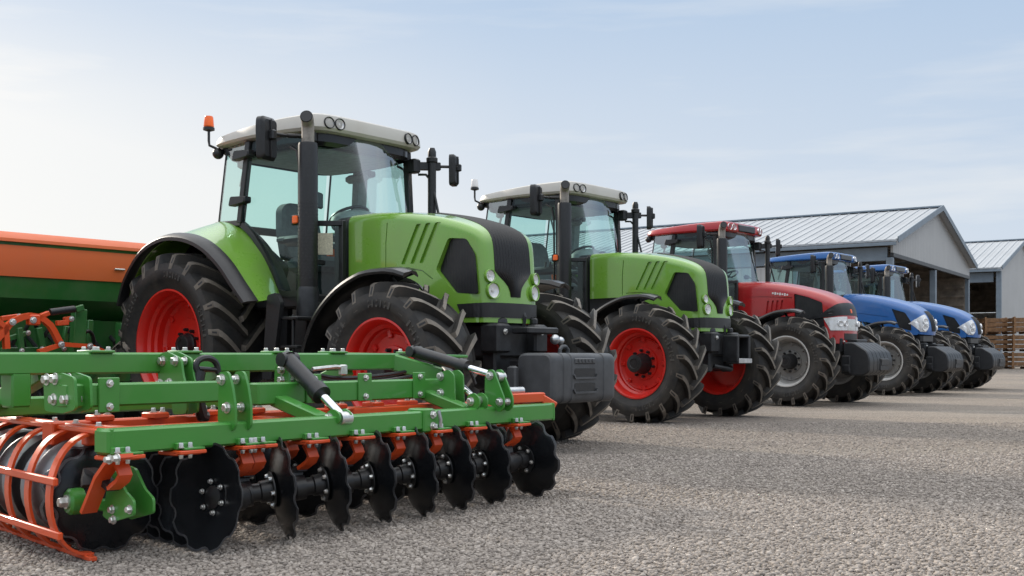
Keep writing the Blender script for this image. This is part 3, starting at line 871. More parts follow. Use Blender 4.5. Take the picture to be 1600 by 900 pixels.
GREEN = dict(paint='green_paint', roof='roof_cream', rim='rim_red', nose=nose_green,
    prof=[(-1.26, 2.215), (-.9, 2.21), (-.5, 2.175), (-.12, 2.115), (.13, 2.05), (.29, 1.985), (.375, 1.915), (.408, 1.81), (.425, 1.62), (.438, 1.42), (.445, 1.26), (.445, 1.14)],
    W=[(-1.26, .45), (-.6, .475), (-.1, .47), (.1, .45), (.26, .42), (.45, .375)], r=[(-1.26, .085), (-.3, .085), (.1, .085), (.3, .08), (.45, .08)],
    bot=[(-1.26, 1.60), (-.7, 1.60), (-.42, 1.56), (-.22, 1.46), (-.06, 1.30), (.06, 1.17), (.13, 1.145), (.31, 1.14)],
    side_grille=[[(.065, 1.90), (.25, 1.885), (.345, 1.74), (.385, 1.385), (.14, 1.405), (-.075, 1.62)]],
    seams=[[(-.72, 1.63), (-.72, 1.9), (-.70, 2.09)], [(-.66, 1.655), (-.42, 1.655), (-.24, 1.62), (-.11, 1.54)]],
    slots=[[(-.315+d, 2.05), (-.255+d, 2.05), (-.45+d, 1.69), (-.515+d, 1.69)] for d in (0, .12, .235)])
RED = dict(paint='red_paint', roof='red_paint', rim='rim_grey', nose=nose_red, roof_mid=True, rf=.40,
    prof=[(-1.36, 2.13), (-.8, 2.10), (-.36, 2.03), (.1, 1.915), (.38, 1.80), (.50, 1.70), (.555, 1.56), (.575, 1.35), (.575, 1.03)],
    W=[(-1.36, .43), (-.4, .47), (.2, .46), (.42, .43), (.58, .40)], r=[(-1.36, .12), (.2, .14), (.5, .15), (.58, .14)],
    bot=[(-1.36, 1.52), (-.7, 1.5), (-.4, 1.42), (-.25, 1.2), (-.15, 1.06), (0, 1.03), (.2, 1.03), (.42, 1.03)],
    side_grille=[[(-.23, 1.885), (.02, 1.82), (.27, 1.72), (.29, 1.50), (.345, 1.11), (-.21, 1.11)]],
    seams=[[(-1.3, 1.86), (-.8, 1.85), (-.26, 1.815)]],
    slots=[[(-.73+d, 1.78), (-.69+d, 1.78), (-.72+d, 1.56), (-.76+d, 1.56)] for d in (0, .09, .18, .27)], lamp_rim='chrome', roll=.3, fender_tip=1)
BLUE = dict(paint='blue_paint', roof='blue_paint', rim='rim_grey', nose=nose_blue, roof_mid=True, rf=.40,
    prof=[(-1.26, 2.24), (-.8, 2.21), (-.3, 2.115), (.12, 1.99), (.38, 1.86), (.52, 1.72), (.585, 1.56), (.60, 1.42), (.59, 1.30)],
    W=[(-1.26, .44), (-.3, .47), (.2, .45), (.42, .41), (.6, .35)], r=[(-1.26, .15), (.2, .17), (.5, .18), (.6, .16)],
    bot=[(-1.26, 1.66), (-.7, 1.60), (-.35, 1.50), (-.1, 1.40), (.1, 1.34), (.25, 1.31), (.35, 1.3), (.42, 1.30)],
    side_grille=[[(-.13, 1.88), (.16, 1.79), (.285, 1.60), (.30, 1.385), (.03, 1.46)]],
    seams=[[(-1.2, 1.80), (-.8, 1.79), (-.2, 1.70)]],
    slots=[], lamp_rim='chrome', roll=.5)

def cfg(base, **k):
    d = dict(base); d.update(k); return d
make_tractor(cfg(GREEN, loc=(-.33, 10.28), beacon='amber_lens', weight=box_weight, sticker=True,
    label='green tractor with amber beacon on its cream roof and grey box weight in front'))
make_tractor(cfg(GREEN, loc=(2.36, 14.83), beacon='clear_lens', bare_hitch=True, roll=.22, scale=1.02,
    label='green tractor with red wheels, clear white beacon and no front weight'))
make_tractor(cfg(RED, loc=(5.41, 19.54), scale=1.025, weight=slab_weight, label='red tractor with grey wheels and black front weight'))
make_tractor(cfg(BLUE, loc=(8.74, 24.6), weight=slab_weight, label='blue tractor with grey wheels parked right beside the red tractor'))
make_tractor(cfg(BLUE, loc=(11.2, 28.05), weight=slab_weight, roll=.7, label='blue tractor at the far end of the row, in front of the wooden crates'))

# ---------------------------------------------------------------- disc harrow
HO, HA = (-1.625, 4.37), R(37.4)
harrow = thing('disc_harrow', 'green and orange disc harrow with black notched discs standing on the gravel', 'disc harrow', (*HO, 0), -HA)
def hx(px, py, v):
    y, z = at_plane(px, py, HO, HA, v); return Vector((v, y, z))
def hy(px, py, yl):
    """harrow-frame point seen at a pixel on the plane y = yl"""
    F = (math.cos(HA), -math.sin(HA)); T = (math.sin(HA), math.cos(HA))
    rx, rz = (px-800)/FPX, -(py-HOR)/FPX
    t = (yl + HO[0]*T[0] + HO[1]*T[1])/(rx*T[0] + T[1])
    return Vector(((t*rx-HO[0])*F[0] + (t-HO[1])*F[1], yl, CAMH + t*rz))

ZA = .505
mb = one('harrow_green').bar((0, 0, ZA), (0, 3.05, ZA), .10, .10, ch=.009)
for y in (.02, 3.03): mb.box((0, y, ZA), (.106, .012, .106), None, .003)
mb.build('front_beam', harrow)
# upper frame
VB, ZB = -.72, hx(400, 566, -.72).z
yk = hx(617, 566, VB).y
mb = one('harrow_green').bar((VB, -.9, ZB), (VB, yk, ZB), .10, .10, ch=.009)
ye = hx(700, 592, -.45)
mb.bar((VB, yk-.03, ZB), (-.42, ye.y, ye.z), .10, .10, ch=.009)
mb.bar((VB-.14, yk-.4, ZB+.045), (VB-.1, yk+.75, ZB+.03), .12, .02, ch=.004)
mb.build('upper_beam', harrow)
VC = -.36
c0, c1 = hx(96, 598, VC), hx(690, 615, VC)
zc = (c0.z + c1.z)/2
mb = one('harrow_green').bar((VC, c0.y, zc), (VC, hx(345, 600, VC).y, zc), .085, .10, ch=.008)
mb.bar((VC, hx(395, 600, VC).y, zc-.02), (VC, c1.y, zc-.02), .085, .11, ch=.008)
mb.build('middle_beam', harrow)
VD = -1.15; zd = hx(220, 628, VD).z
one('harrow_green').bar((VD, -.5, zd), (VD, 2.9, zd), .09, .09, ch=.008).build('rear_beam', harrow)
# cross members and posts that tie the beams together
for y in (.18, 1.15, 2.05): one('harrow_green').bar((VB, y, ZB-.04), (VD, y, zd+.02), .07, .08, ch=.006).build('cross_member', harrow)
for y in (hx(25, 610, VB).y, 1.25): one('harrow_green').bar((VB, y, ZB-.04), (VB, y, .62), .10, .09, (0, 1, 0), ch=.008).build('frame_post', harrow)
for y in (1.2, 2.3): one('harrow_green').bar((VC, y, zc-.05), (-.03, y, ZA+.03), .08, .06, ch=.006).build('cross_member', harrow)

def plate_pair(name, outline, y, gap, bolts, thick=.014, extra=()):
    """two parallel side plates standing on a beam, outline in the x-z plane, joined by bolts"""
    mb = one('harrow_green')
    pl = round_poly([(p.x, p.z) for p in (hy(a, b, y) for a, b in outline)], .02, 4)
    for yy in (y, y+gap): mb.prism(pl, lambda a, b, d: (a, d, b), yy-thick/2, yy+thick/2, .002)
    for a, b in bolts:
        p = hy(a, b, y)
        mb.use('zinc').bolt((p.x, y-thick/2, p.z), (0, -1, 0), .019, .018)
        mb.lathe([(.014, 0), (.014, gap)], 10, (p.x, y, p.z))
        mb.bolt((p.x, y+gap-thick, p.z), (0, -1, 0), .017, .016)
        mb.use('harrow_green')
    return mb.build(name, harrow)
def ya(px): return hx(px, 650, 0).y
plate_pair('clevis', [(344, 581), (358, 580), (364, 602), (369, 635), (369, 668), (361, 676), (352, 664), (342, 660)], ya(352), .085, [(349, 593), (357, 637)])
plate_pair('clevis', [(759, 588), (764, 577), (772, 578), (789, 623), (788, 638), (780, 645), (771, 634), (758, 630)], ya(765), .08, [(767, 587), (782, 628)])
plate_pair('clevis', [(690, 582), (701, 577), (710, 585), (712, 640), (704, 648), (694, 640), (688, 606)], hx(697, 600, -.2).y, .08, [(687+3, 588), (690, 614)])
plate_pair('clevis', [(731, 618), (741, 613), (750, 622), (750, 636), (742, 642), (731, 634)], ya(736), .07, [(737, 627)])
plate_pair('clevis', [(511, 645), (521, 638), (532, 646), (532, 660), (522, 666), (511, 662)], ya(517), .075, [(516, 653)])
plate_pair('clevis', [(246, 556), (262, 549), (284, 560), (287, 585), (294, 612), (293, 646), (272, 648), (268, 616), (250, 600)], hx(266, 600, -.6).y, .06, [(256, 564), (276, 564), (253, 600), (267, 599)])
plate_pair('clevis', [(431, 572), (441, 566), (452, 572), (454, 626), (448, 646), (440, 640), (438, 610), (430, 600)], hx(440, 600, -.5).y, .07, [(442, 578), (442, 594)])
plate_pair('clevis', [(70, 590), (96, 582), (118, 590), (120, 640), (100, 646), (72, 642)], hx(92, 612, -.4).y, .07, [(76, 593), (89, 592), (87, 624), (105, 624)])
# bolted joint in the beam
y0 = ya(658)
mb = one('harrow_green').box((.0, y0, ZA), (.125, .09, .125), None, .008)
for dz in (-.03, .03): mb.use('zinc').bolt((.063, y0+.02, ZA+dz), (1, 0, 0), .016, .016)
mb.use('bare_steel').tube([(.075, y0+.055, ZA+.05), (.085, y0+.06, ZA), (.075, y0+.062, ZA-.06)], .010, 8)
mb.build('beam_joint', harrow)
# hydraulic rams
def ram(a, b, f, r):
    a, b = Vector(a), Vector(b); m = a.lerp(b, f); d = (b-a).normalized()
    mb = one('black_plastic').tube([a - d*.03, a, a+d*.001, m - d*.06, m - d*.059, m], [r*.8, r*1.15, r, r, r*1.2, r*1.2], 18)
    mb.lathe([(r*.9, -.05), (r*.9, .05)], 14, a, (0, 1, 0), (True, True))
    o = mb.build('hydraulic_ram', harrow)
    one('chrome').tube([m, b], r*.55, 14).use('zinc').lathe([(r*.8, -.035), (r*.8, .035)], 14, b, (0, 1, 0), (True, True)).build('piston_rod', o)
b = hy(530, 654, ya(522)); ram(hx(450, 562, -.42), (b.x, ya(522)+.03, b.z), .62, .042)
b = hy(775, 592, ya(770)); ram(hx(648, 549, -.62), (b.x, ya(770)+.03, b.z+.01), .64, .036)
b = hy(740, 626, ya(738)); ram(hx(690, 572, -.5), (b.x, ya(738)+.03, b.z), .5, .03)
# bolted cover plates on the upper beam, clamps on the rear frame
for px in (150, 289, 432, 520, 640):
    y = hx(px, 560, VB).y
    mb = one('harrow_green').box((VB, y, ZB+.054), (.13, .12, .012), None, .003)
    for dx_ in (-.045, .045):
        for dy in (-.035, .035): mb.use('zinc').bolt((VB+dx_, y+dy, ZB+.06), (0, 0, 1), .011, .014)
    mb.build('clamp_plate', harrow)
for k in range(9):
    y = .35 + k*.29
    mb = one('harrow_orange').box((-.56, y, ZA+.06), (.10, .09, .03), None, .006)
    for dy in (-.025, .025): mb.use('zinc').bolt((-.54, y+dy, ZA+.075), (0, 0, 1), .012, .018)
    mb.build('spring_clamp', harrow)
for px, v in ((160, VC), (480, VC), (560, VC), (645, VC)):
    y = hx(px, 600, v).y
    mb = one('harrow_green').box((v+.048, y, zc), (.012, .10, .15), None, .003)
    for dz in (-.05, .05): mb.use('zinc').bolt((v+.054, y, zc+dz), (1, 0, 0), .013, .014)
    mb.build('clamp_plate', harrow)
# hose loops and grease handle
mb = one('hose_black')
lp = [hx(a, b, -.5) for a, b in ((308, 585), (306, 570), (314, 561), (328, 560), (338, 568), (341, 584))]
mb.tube(smooth_line(lp, 16), .016, 8).tube([hx(310, 576, -.5), hx(338, 578, -.5)], .012, 8)
mb.build('hose_hook', harrow); mb = one('hose_black')
mb.tube(smooth_line([hx(a, b, -.5) for a, b in ((312, 580), (308, 610), (316, 650), (322, 652))], 10), .03, 10).build('hydraulic_hose', harrow)
for k, (v, off) in enumerate(((-.62, 0), (-.66, 5), (-.55, 9))):
    mb = one('hose_black').tube(smooth_line([hx(a, b+off, v) for a, b in ((470, 575), (520, 590), (600, 586), (680, 572), (720, 566))], 20), .011, 8); mb.build('hydraulic_hose', harrow)
mb = one('hose_black').tube(smooth_line([hx(a, b, -.8) for a, b in ((640, 545), (690, 556), (730, 575), (742, 600))], 14), .012, 8)
mb.build('hydraulic_hose', harrow)
mb = one('zinc').tube([hx(488, 577, -.6), hx(524, 573, -.6), hx(534, 574, -.6)], .012, 8).box(hx(536, 578, -.6), (.03, .05, .06), None, .006)
mb.build('lever', harrow)

# discs
def disc_mesh(rad, n, seed):
    rnd = random.Random(seed); mb = one('disc_black'); seg = n*8; rows = []
    def dish(r): return .05*(r/rad)**2
    prof = []
    for side in (1, -1):
        for q in ((.0, .18, .4, .6, .8, .955, 1.) if side > 0 else (1., .955, .8, .6, .4, .18, .0)):
            row = []
            for k in range(seg):
                a = 2*PI*k/seg; ph = (k % 8)/8
                notch = .085*max(0, math.sin(PI*min(1, max(0, (ph-.15)/.5))))**.6 if .15 < ph < .65 else 0
                rr = rad*q*(1 - (notch if q > .9 else notch*.0)) if q > .85 else rad*q
                rr = max(rr, .0005)
                th = .0028 if q < .9 else (.0025 if q < 1 else .0006)
                row.append((rr*math.cos(a), dish(rr) + side*th, rr*math.sin(a)))
            rows.append(row)
    mb.grid(rows[:6], True); mb.grid(rows[8:], True)
    mb.use('disc_edge').grid(rows[5:9], True)
    me = mb.mesh('disc_mesh', 40)
    return me
def disc_hub_mesh(arm=True):
    mb = one('black_plastic')
    mb.lathe([(.001, -.012), (.085, -.012), (.085, -.006), (.052, -.006), (.05, -.06), (.042, -.065), (.042, -.10), (.058, -.102), (.06, -.15), (.05, -.165), (.02, -.17), (.001, -.17)], 24)
    mb.lathe([(.05, .002), (.05, .012), (.03, .02), (.001, .022)], 20)
    for k in range(6):
        a = 2*PI*k/6 + .3; p = (.068*math.cos(a), -.012, .068*math.sin(a))
        mb.use('zinc').bolt(p, (0, -1, 0), .0095, .012)
        mb.use('zinc').bolt((p[0], .012, p[2]), (0, 1, 0), .0095, .012)
    return mb.mesh('disc_hub_mesh', 35)
DM = [disc_mesh(.238, 10, k) for k in range(2)]
HM = disc_hub_mesh()
def disc(c, turn, tilt=0., spin=0., hub=True):
    o = link('disc', DM[0], harrow, c); o.rotation_mode = 'XYZ'
    o.rotation_euler = (R(tilt), spin, turn)
    # spin about its own axle first
    o.rotation_mode = 'QUATERNION'
    o.rotation_quaternion = (Matrix.Rotation(turn, 3, 'Z') @ Matrix.Rotation(R(tilt), 3, 'X') @ Matrix.Rotation(spin, 3, 'Y')).to_quaternion()
    if hub: link('hub', HM, o)
    return o
DP = [(335, 783, 2), (427, 770, -27), (508, 759, -26), (578, 752, -25), (641, 746, -24), (698, 739, -22), (752, 731, -19), (820, 722, -8)]
def disc_arm(y, x, hubc, arm=True):
    """orange spring mount under the beam with its clamp, and the curved arm to the disc hub"""
    mb = one('harrow_orange').box((x+.075, y, ZA-.06), (.06, .13, .016), None, .003).box((x+.01, y, ZA-.065), (.13, .13, .018), None, .004)
    pts = [(x+.02, y, ZA-.08), (x+.045, y+.01, ZA-.14), (x-.02, y+.0, ZA-.19), (hubc.x-.02, (y+hubc.y)/2, hubc.z+.06)]
    if arm: mb.ribbon(smooth_line(pts[:3], 6), .055, .018, (.2, 1, 0))
    if arm: mb.use('black_plastic').ribbon(smooth_line([pts[2], pts[3], (hubc.x, hubc.y, hubc.z)], 7), .05, .03, (.3, 1, 0))
    mb.use('harrow_green').box((x+.058, y-.03, ZA-.035), (.03, .06, .03), None, .004).box((x+.075, y+.01, ZA-.046), (.05, .10, .010), None, .002)
    for dy in (-.045, .0): mb.use('zinc').bolt((x+.078, y+dy, ZA-.041), (0, 0, 1), .010, .018).bolt((x+.078, y+dy, ZA-.07), (0, 0, -1), .009, .014)
    mb.build('disc_mount', harrow)
ends = []
for i, (px, py, tr) in enumerate(DP):
    p = hx(px, py, .03); p.z = .236
    t = R(tr)
    disc(p, t + (PI if i == 0 else 0), 6, i*.37)
    ax = Vector((-math.sin(t), math.cos(t), 0)); ends.append((p, ax))
    disc_arm(p.y - (.10 if i else .16), 0, p - ax*(.13 if i else -.13), i > 0)
disc_arm(ya(374), 0, Vector((-.05, ya(372), .3)))
disc_arm(.07, 0, Vector((-.12, .02, .32)))
# discs nested behind the first one, and the second row
for k, (dx, dy, tr) in enumerate(((-.15, .03, 3), (-.28, .055, 5), (-.40, .08, 7), (-.53, .10, 9), (-.68, .13, 11))):
    p = ends[0][0] + Vector((dx, dy, 0)); disc(p, R(tr)+PI, 4, k*.6)
for i in range(8):
    y = ends[0][0].y + .50 + i*.30; q = Vector((-.40, y, .236))
    disc(q, R(14), 5, i*.5)
    disc_arm(y-.06, -.36, q + Vector((0, -.1, 0)))
for i in range(7):
    y = ends[0][0].y + .75 + i*.31; q = Vector((-.78, y, .236))
    disc(q, R(22), 6, i*.5)
mb = one('harrow_orange').bar((-.6, .12, ZA-.0), (-.6, 2.9, ZA-.0), .09, .10, ch=.006)
mb.bar((-.28, .1, ZA+.0), (-.28, 1.35, ZA), .05, .07, ch=.006).bar((-.6, .3, ZA+.01), (-.28, .3, ZA+.01), .06, .05).bar((-.6, 1.2, ZA+.01), (-.28, 1.2, ZA+.01), .06, .05)
mb.bar((-.35, 1.7, ZA+.02), (-.35, 2.95, ZA+.02), .07, .08, ch=.006)
mb.build('rear_frame', harrow)
mb = one('harrow_orange').bar((-.15, 2.75, ZA+.08), (-.05, 3.05, ZA+.085), .07, .06).bar((-.05, 3.03, ZA+.085), (.02, 3.09, ZA+.03), .05, .05)
mb.use('bare_steel').lathe([(.025, -.09), (.025, .09)], 12, (-.15, 2.86, ZA+.125), (.3, 1, 0), (True, True))
mb.build('end_catch', harrow)
for k, (px, v) in enumerate(((150, -.22), (95, -.3))):
    pass
# orange half-barrel cage round the outer discs
ax = Vector((-.983, .18, 0)).normalized(); out = Vector((-.18, -.983, 0))
c0 = hx(166, 760, -.2); base = Vector((c0.x, c0.y, 0))
def cage_pt(d, f, grow=0.):
    """d metres along the cage, f 0 (top) .. 1 (bottom) round its hoop"""
    a = PI*f
    return base + ax*d + out*((.20+grow)*math.sin(a)**.85 + .02 + .03*f) + Vector((0, 0, .275 + (.262+grow)*math.cos(a)))
mb = one('harrow_orange')
for d in (.03, .28, .53, .78, 1.03, 1.28):
    mb.ribbon([cage_pt(d, i/20, -.012) for i in range(21)], .055, .012, ax)
for f in (.04, .42, .70, .97):
    mb.bar(cage_pt(-.06, f), cage_pt(1.5, f), .020, .032 if f != .04 else .04, out if f in (.04, .97) else (0, 0, 1), ch=.004)
mb.bar(cage_pt(-.16, .0) + Vector((0, 0, .0)), cage_pt(1.5, .0), .05, .03)
mb.use('zinc')
for d in (.03, .28, .53): mb.bolt(cage_pt(d, .0) + Vector((0, 0, .015)), (0, 0, 1), .012, .014)
mb.build('roller_cage', harrow)
# bright roller discs inside the cage, and the bearing with its green bracket
for k, d in enumerate((.30, .42, .54, .66, .78, .90, 1.02, 1.14)):
    mb = one('dark_iron' if k % 3 == 2 else 'worn_steel').lathe([(.05, -.045), (.12, -.03), (.18, .0), (.214, .03), (.217, .03), (.216, .024), (.18, -.008), (.12, -.04), (.05, -.055)], 36, base + ax*d + Vector((0, 0, .27)) - out*.02, ax)
    mb.build('roller_disc', harrow)
for k, d in enumerate((.06, .17)):
    o = link('disc', DM[1], harrow, base + ax*d + Vector((0, 0, .245)) - out*.04)
    o.rotation_euler = (0, k*.3, math.atan2(ax.y, ax.x) - PI/2)
mb = one('dark_iron').tube([base + Vector((0, 0, .27)) - ax*.02 - out*.0, base + ax*1.3 + Vector((0, 0, .27))], .045, 16)
mb.build('roller_shaft', harrow)
p = hx(120, 783, -.25)
mb = one('harrow_green').lathe([(.055, -.02), (.055, .03), (.045, .04)], 20, p, out, (True, True)).use('zinc').bolt(p + out*.04, out, .022, .03)
br = [(118, 762), (140, 720), (170, 730), (186, 758), (196, 778), (200, 806), (170, 816), (160, 800), (130, 798)]
mb.use('harrow_green')
yb = hx(165, 775, -.12).y
pl = round_poly([(q.x, q.z) for q in (hy(a, b, yb) for a, b in [(168, 730), (180, 735), (195, 768), (208, 783), (208, 806), (174, 816), (160, 806), (166, 770)])], .012, 3)
mb.prism(pl, lambda a, b, d: (a, d, b), yb, yb+.014, .002).prism(pl, lambda a, b, d: (a, d, b), yb+.09, yb+.104, .002)
mb.bar(hy(124, 784, yb+.02), hy(180, 790, yb+.04), .05, .05)
for a, b in ((176, 796), (203, 796), (178, 812)):
    q = hy(a, b, yb); mb.use('zinc').bolt((q.x, yb, q.z), (0, -1, 0), .014, .016)
mb.build('bearing_bracket', harrow)
mb = one('harrow_orange')
yb = hx(170, 740, -.05).y - .03
mb.ribbon([hy(a, b, yb) for a, b in ((196, 712), (176, 722), (160, 745), (148, 775), (138, 800))], .07, .016, (0, 1, 0))
for a, b in ((172, 718), (184, 716)):
    q = hy(a, b, yb-.036); mb.use('zinc').bolt(q, (0, -1, 0), .014, .02)
mb.build('cage_arm', harrow)

# ---------------------------------------------------------------- seed drill
drill = thing('seed_drill', 'seed drill with orange hopper above green tank, behind the disc harrow', 'seed drill', (-4.55, 13.0, 0), R(-40))
DO, DA = (-4.55, 13.0), R(40)
def dx(px, py, v):
    y, z = at_plane(px, py, DO, DA, v); return Vector((v, y, z))
def shell(mat, secs, name, y1, taper=.0, parent=drill):
    """open-ended trough from cross-section points (x, z), mirrored, with hipped ends"""
    mb = one(mat)
    full = secs + [(-x, z) for x, z in secs[::-1]]
    rows = [[(x*.96, y, z) for x, z in full] for y in (-3.6,)] + [[(x, -3.5, z) for x, z in full], [(x, y1-.05, z) for x, z in full], [(x*.97, y1, z) for x, z in full]]
    mb.grid(rows, True, (True, True)); return mb.build(name, parent, 25)
z = lambda py: dx(100, py, .62).z
shell('hopper_orange', [(.10, z(364)), (.48, z(367)), (.64, z(379)), (.65, z(384)), (.3, z(384))], 'hopper_lid', .0)
shell('hopper_green', [(.3, z(383)), (.60, z(383)), (.60, z(390)), (.3, z(390))], 'hopper_seal', -.06)
h = shell('hopper_orange', [(.2, z(389)), (.62, z(389)), (.635, z(396)), (.62, z(436)), (.3, z(436))], 'hopper', -.02)
one('zinc').lathe([(.012, -.06), (.012, .06)], 8, dx(187, 421, .64), (0, 1, 0), (True, True)).build('latch', h)
shell('hopper_green', [(.2, z(436.5)), (.60, z(436.5)), (.56, z(468)), (.22, z(500)), (.1, z(500))], 'seed_tank', -.05)
shell('hopper_green', [(.1, z(499)), (.40, z(499)), (.30, .80), (.1, .76)], 'metering_trough', -.1)
mb = one('rubber')
mb.lathe([(.2, -3.5), (.42, -3.5)] + [(.42 - .10*(k % 2), -3.45 + 3.35*k/30) for k in range(31)] + [(.2, -.1)], 40, (.55, 0, .44)).build('packer_roller', drill)
mb = one('hopper_green')
for y in (-3.2, -1.6, -.5): mb.bar((.2, y, .5), (.2, y, 1.3), .1, .1).bar((.2, y, .62), (1.3, y, .62), .08, .1)
mb.bar((.25, -3.5, .75), (.25, -.1, .75), .12, .12).bar((1.2, -3.4, .62), (1.2, -.2, .62), .1, .1)
mb.bar((1.0, -.62, .6), (1.0, -.62, 1.2), .12, .1)
for k in range(12): mb.bar((1.25, -3.2+k*.26, .64), (1.35, -3.2+k*.26, .78), .05, .1)
mb.build('frame', drill)
mb = one('hose_black')
for k in range(14):
    y = -3.3 + k*.24
    mb.tube(smooth_line([(.2, y, 1.2), (.5, y+.05, .95), (.9, y, .8), (1.1, y+.03, .5), (1.15, y, .25)], 9), .022, 7)
mb.build('seed_hose', drill)
V1 = 1.5
mb = one('harrow_orange')
arc = [(-20, 545), (2, 522), (20, 502), (50, 493), (76, 506), (90, 530), (96, 540)]
mb.ribbon(smooth_line([dx(a, b, V1) for a, b in arc], 14), .06, .055, (1, 0, 0))
mb.ribbon([dx(a, b, V1) for a, b in ((60, 550), (96, 538), (140, 541), (165, 551))], .06, .042, (1, 0, 0))
mb.ribbon([dx(a, b, V1) for a, b in ((-10, 496), (8, 512), (10, 545))], .06, .05, (1, 0, 0))
mb.bar(dx(54, 498, V1), dx(76, 489, V1), .06, .045).box(dx(52, 500, V1), (.09, .11, .10), None, .01).bar(dx(88, 505, V1), dx(106, 504, V1), .06, .05)
for a, b in ((52, 500), (96, 538), (141, 541), (20, 503)): mb.use('zinc').bolt(dx(a, b, V1+.05), (1, 0, 0), .025, .02)
mb.build('coulter_arm', drill)
mb = one('black_plastic').tube([dx(78, 488, V1), dx(116, 483, V1)], .035, 12).use('hopper_green').bar(dx(124, 483, V1-.1), dx(120, 552, V1-.1), .09, .13).bar(dx(118, 484, V1), dx(130, 480, V1), .05, .06)
mb.build('ram', drill)
for (a, b, c, d, v, w, mt) in ((2, 498, 30, 494, 1.3, .05, 'harrow_orange'), (10, 530, 44, 520, 1.2, .05, 'hopper_green'), (60, 512, 66, 545, 1.2, .06, 'hopper_green'), (30, 512, 34, 548, 1.25, .05, 'hopper_green'),
        (100, 500, 112, 498, 1.5, .055, 'harrow_orange'), (104, 510, 100, 545, 1.1, .05, 'hopper_green'), (0, 548, 120, 546, 1.1, .06, 'hopper_green'), (140, 500, 138, 548, 1.0, .06, 'hopper_green'), (84, 516, 92, 548, 1.0, .05, 'hopper_green')):
    mb = one(mt).bar(dx(a, b, v), dx(c, d, v), w, w)
    mb.use('zinc').bolt(dx(c, d, v+.03), (1, 0, 0), .02, .02).build('link_bar', drill)
for k, (a, b) in enumerate(((40, 516), (70, 526), (108, 520), (128, 530), (20, 538))):
    one('black_plastic').tube(smooth_line([dx(a, b, 1.15), dx(a+6, b-12, 1.2), dx(a+16, b-8, 1.1), dx(a+20, b+14, 1.0)], 10), .02, 8).build('hose', drill)
key = tyre_mesh(.42, .34, .22, 14, .04, -1)
for y in (-.35, -2.9):
    o = link('transport_wheel', None, drill, (1.05, y, .74)); o.rotation_euler = (0, 0, R(90) if y > -1 else 0)
    link('tyre', key, o); one('hopper_green').lathe([(.22, -.13), (.21, -.10), (.12, -.06), (.001, -.06)], 24).lathe([(.22, .13), (.21, .10), (.12, .06), (.001, .06)], 24).build('rim', o)
# ---------------------------------------------------------------- open sided steel sheds
def mat_cladding(name, col, axis, scale, strength, rough=.5, var=.08):
    m, nt, b = new_mat(name)
    tc = nt.nodes.new('ShaderNodeTexCoord')
    w = nt.nodes.new('ShaderNodeTexWave'); w.bands_direction = axis; w.inputs['Scale'].default_value = scale
    nt.links.new(tc.outputs['Object'], w.inputs['Vector'])
    n = noise(nt, .35, 6, .65)
    r = ramp(nt, n.outputs['Fac'], [(.3, tuple(c*(1-var) for c in col)), (.7, tuple(min(1, c*(1+var)) for c in col))])
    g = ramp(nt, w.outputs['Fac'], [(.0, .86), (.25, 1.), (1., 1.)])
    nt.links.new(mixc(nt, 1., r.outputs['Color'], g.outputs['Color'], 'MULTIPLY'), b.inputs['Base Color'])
    b.inputs['Roughness'].default_value = rough
    bump(nt, b, w.outputs['Fac'], strength, .03)
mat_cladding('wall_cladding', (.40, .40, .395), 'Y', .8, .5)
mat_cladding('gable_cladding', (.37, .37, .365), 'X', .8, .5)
mat_cladding('roof_sheet', (.35, .37, .39), 'Y', .5, .1, .62)

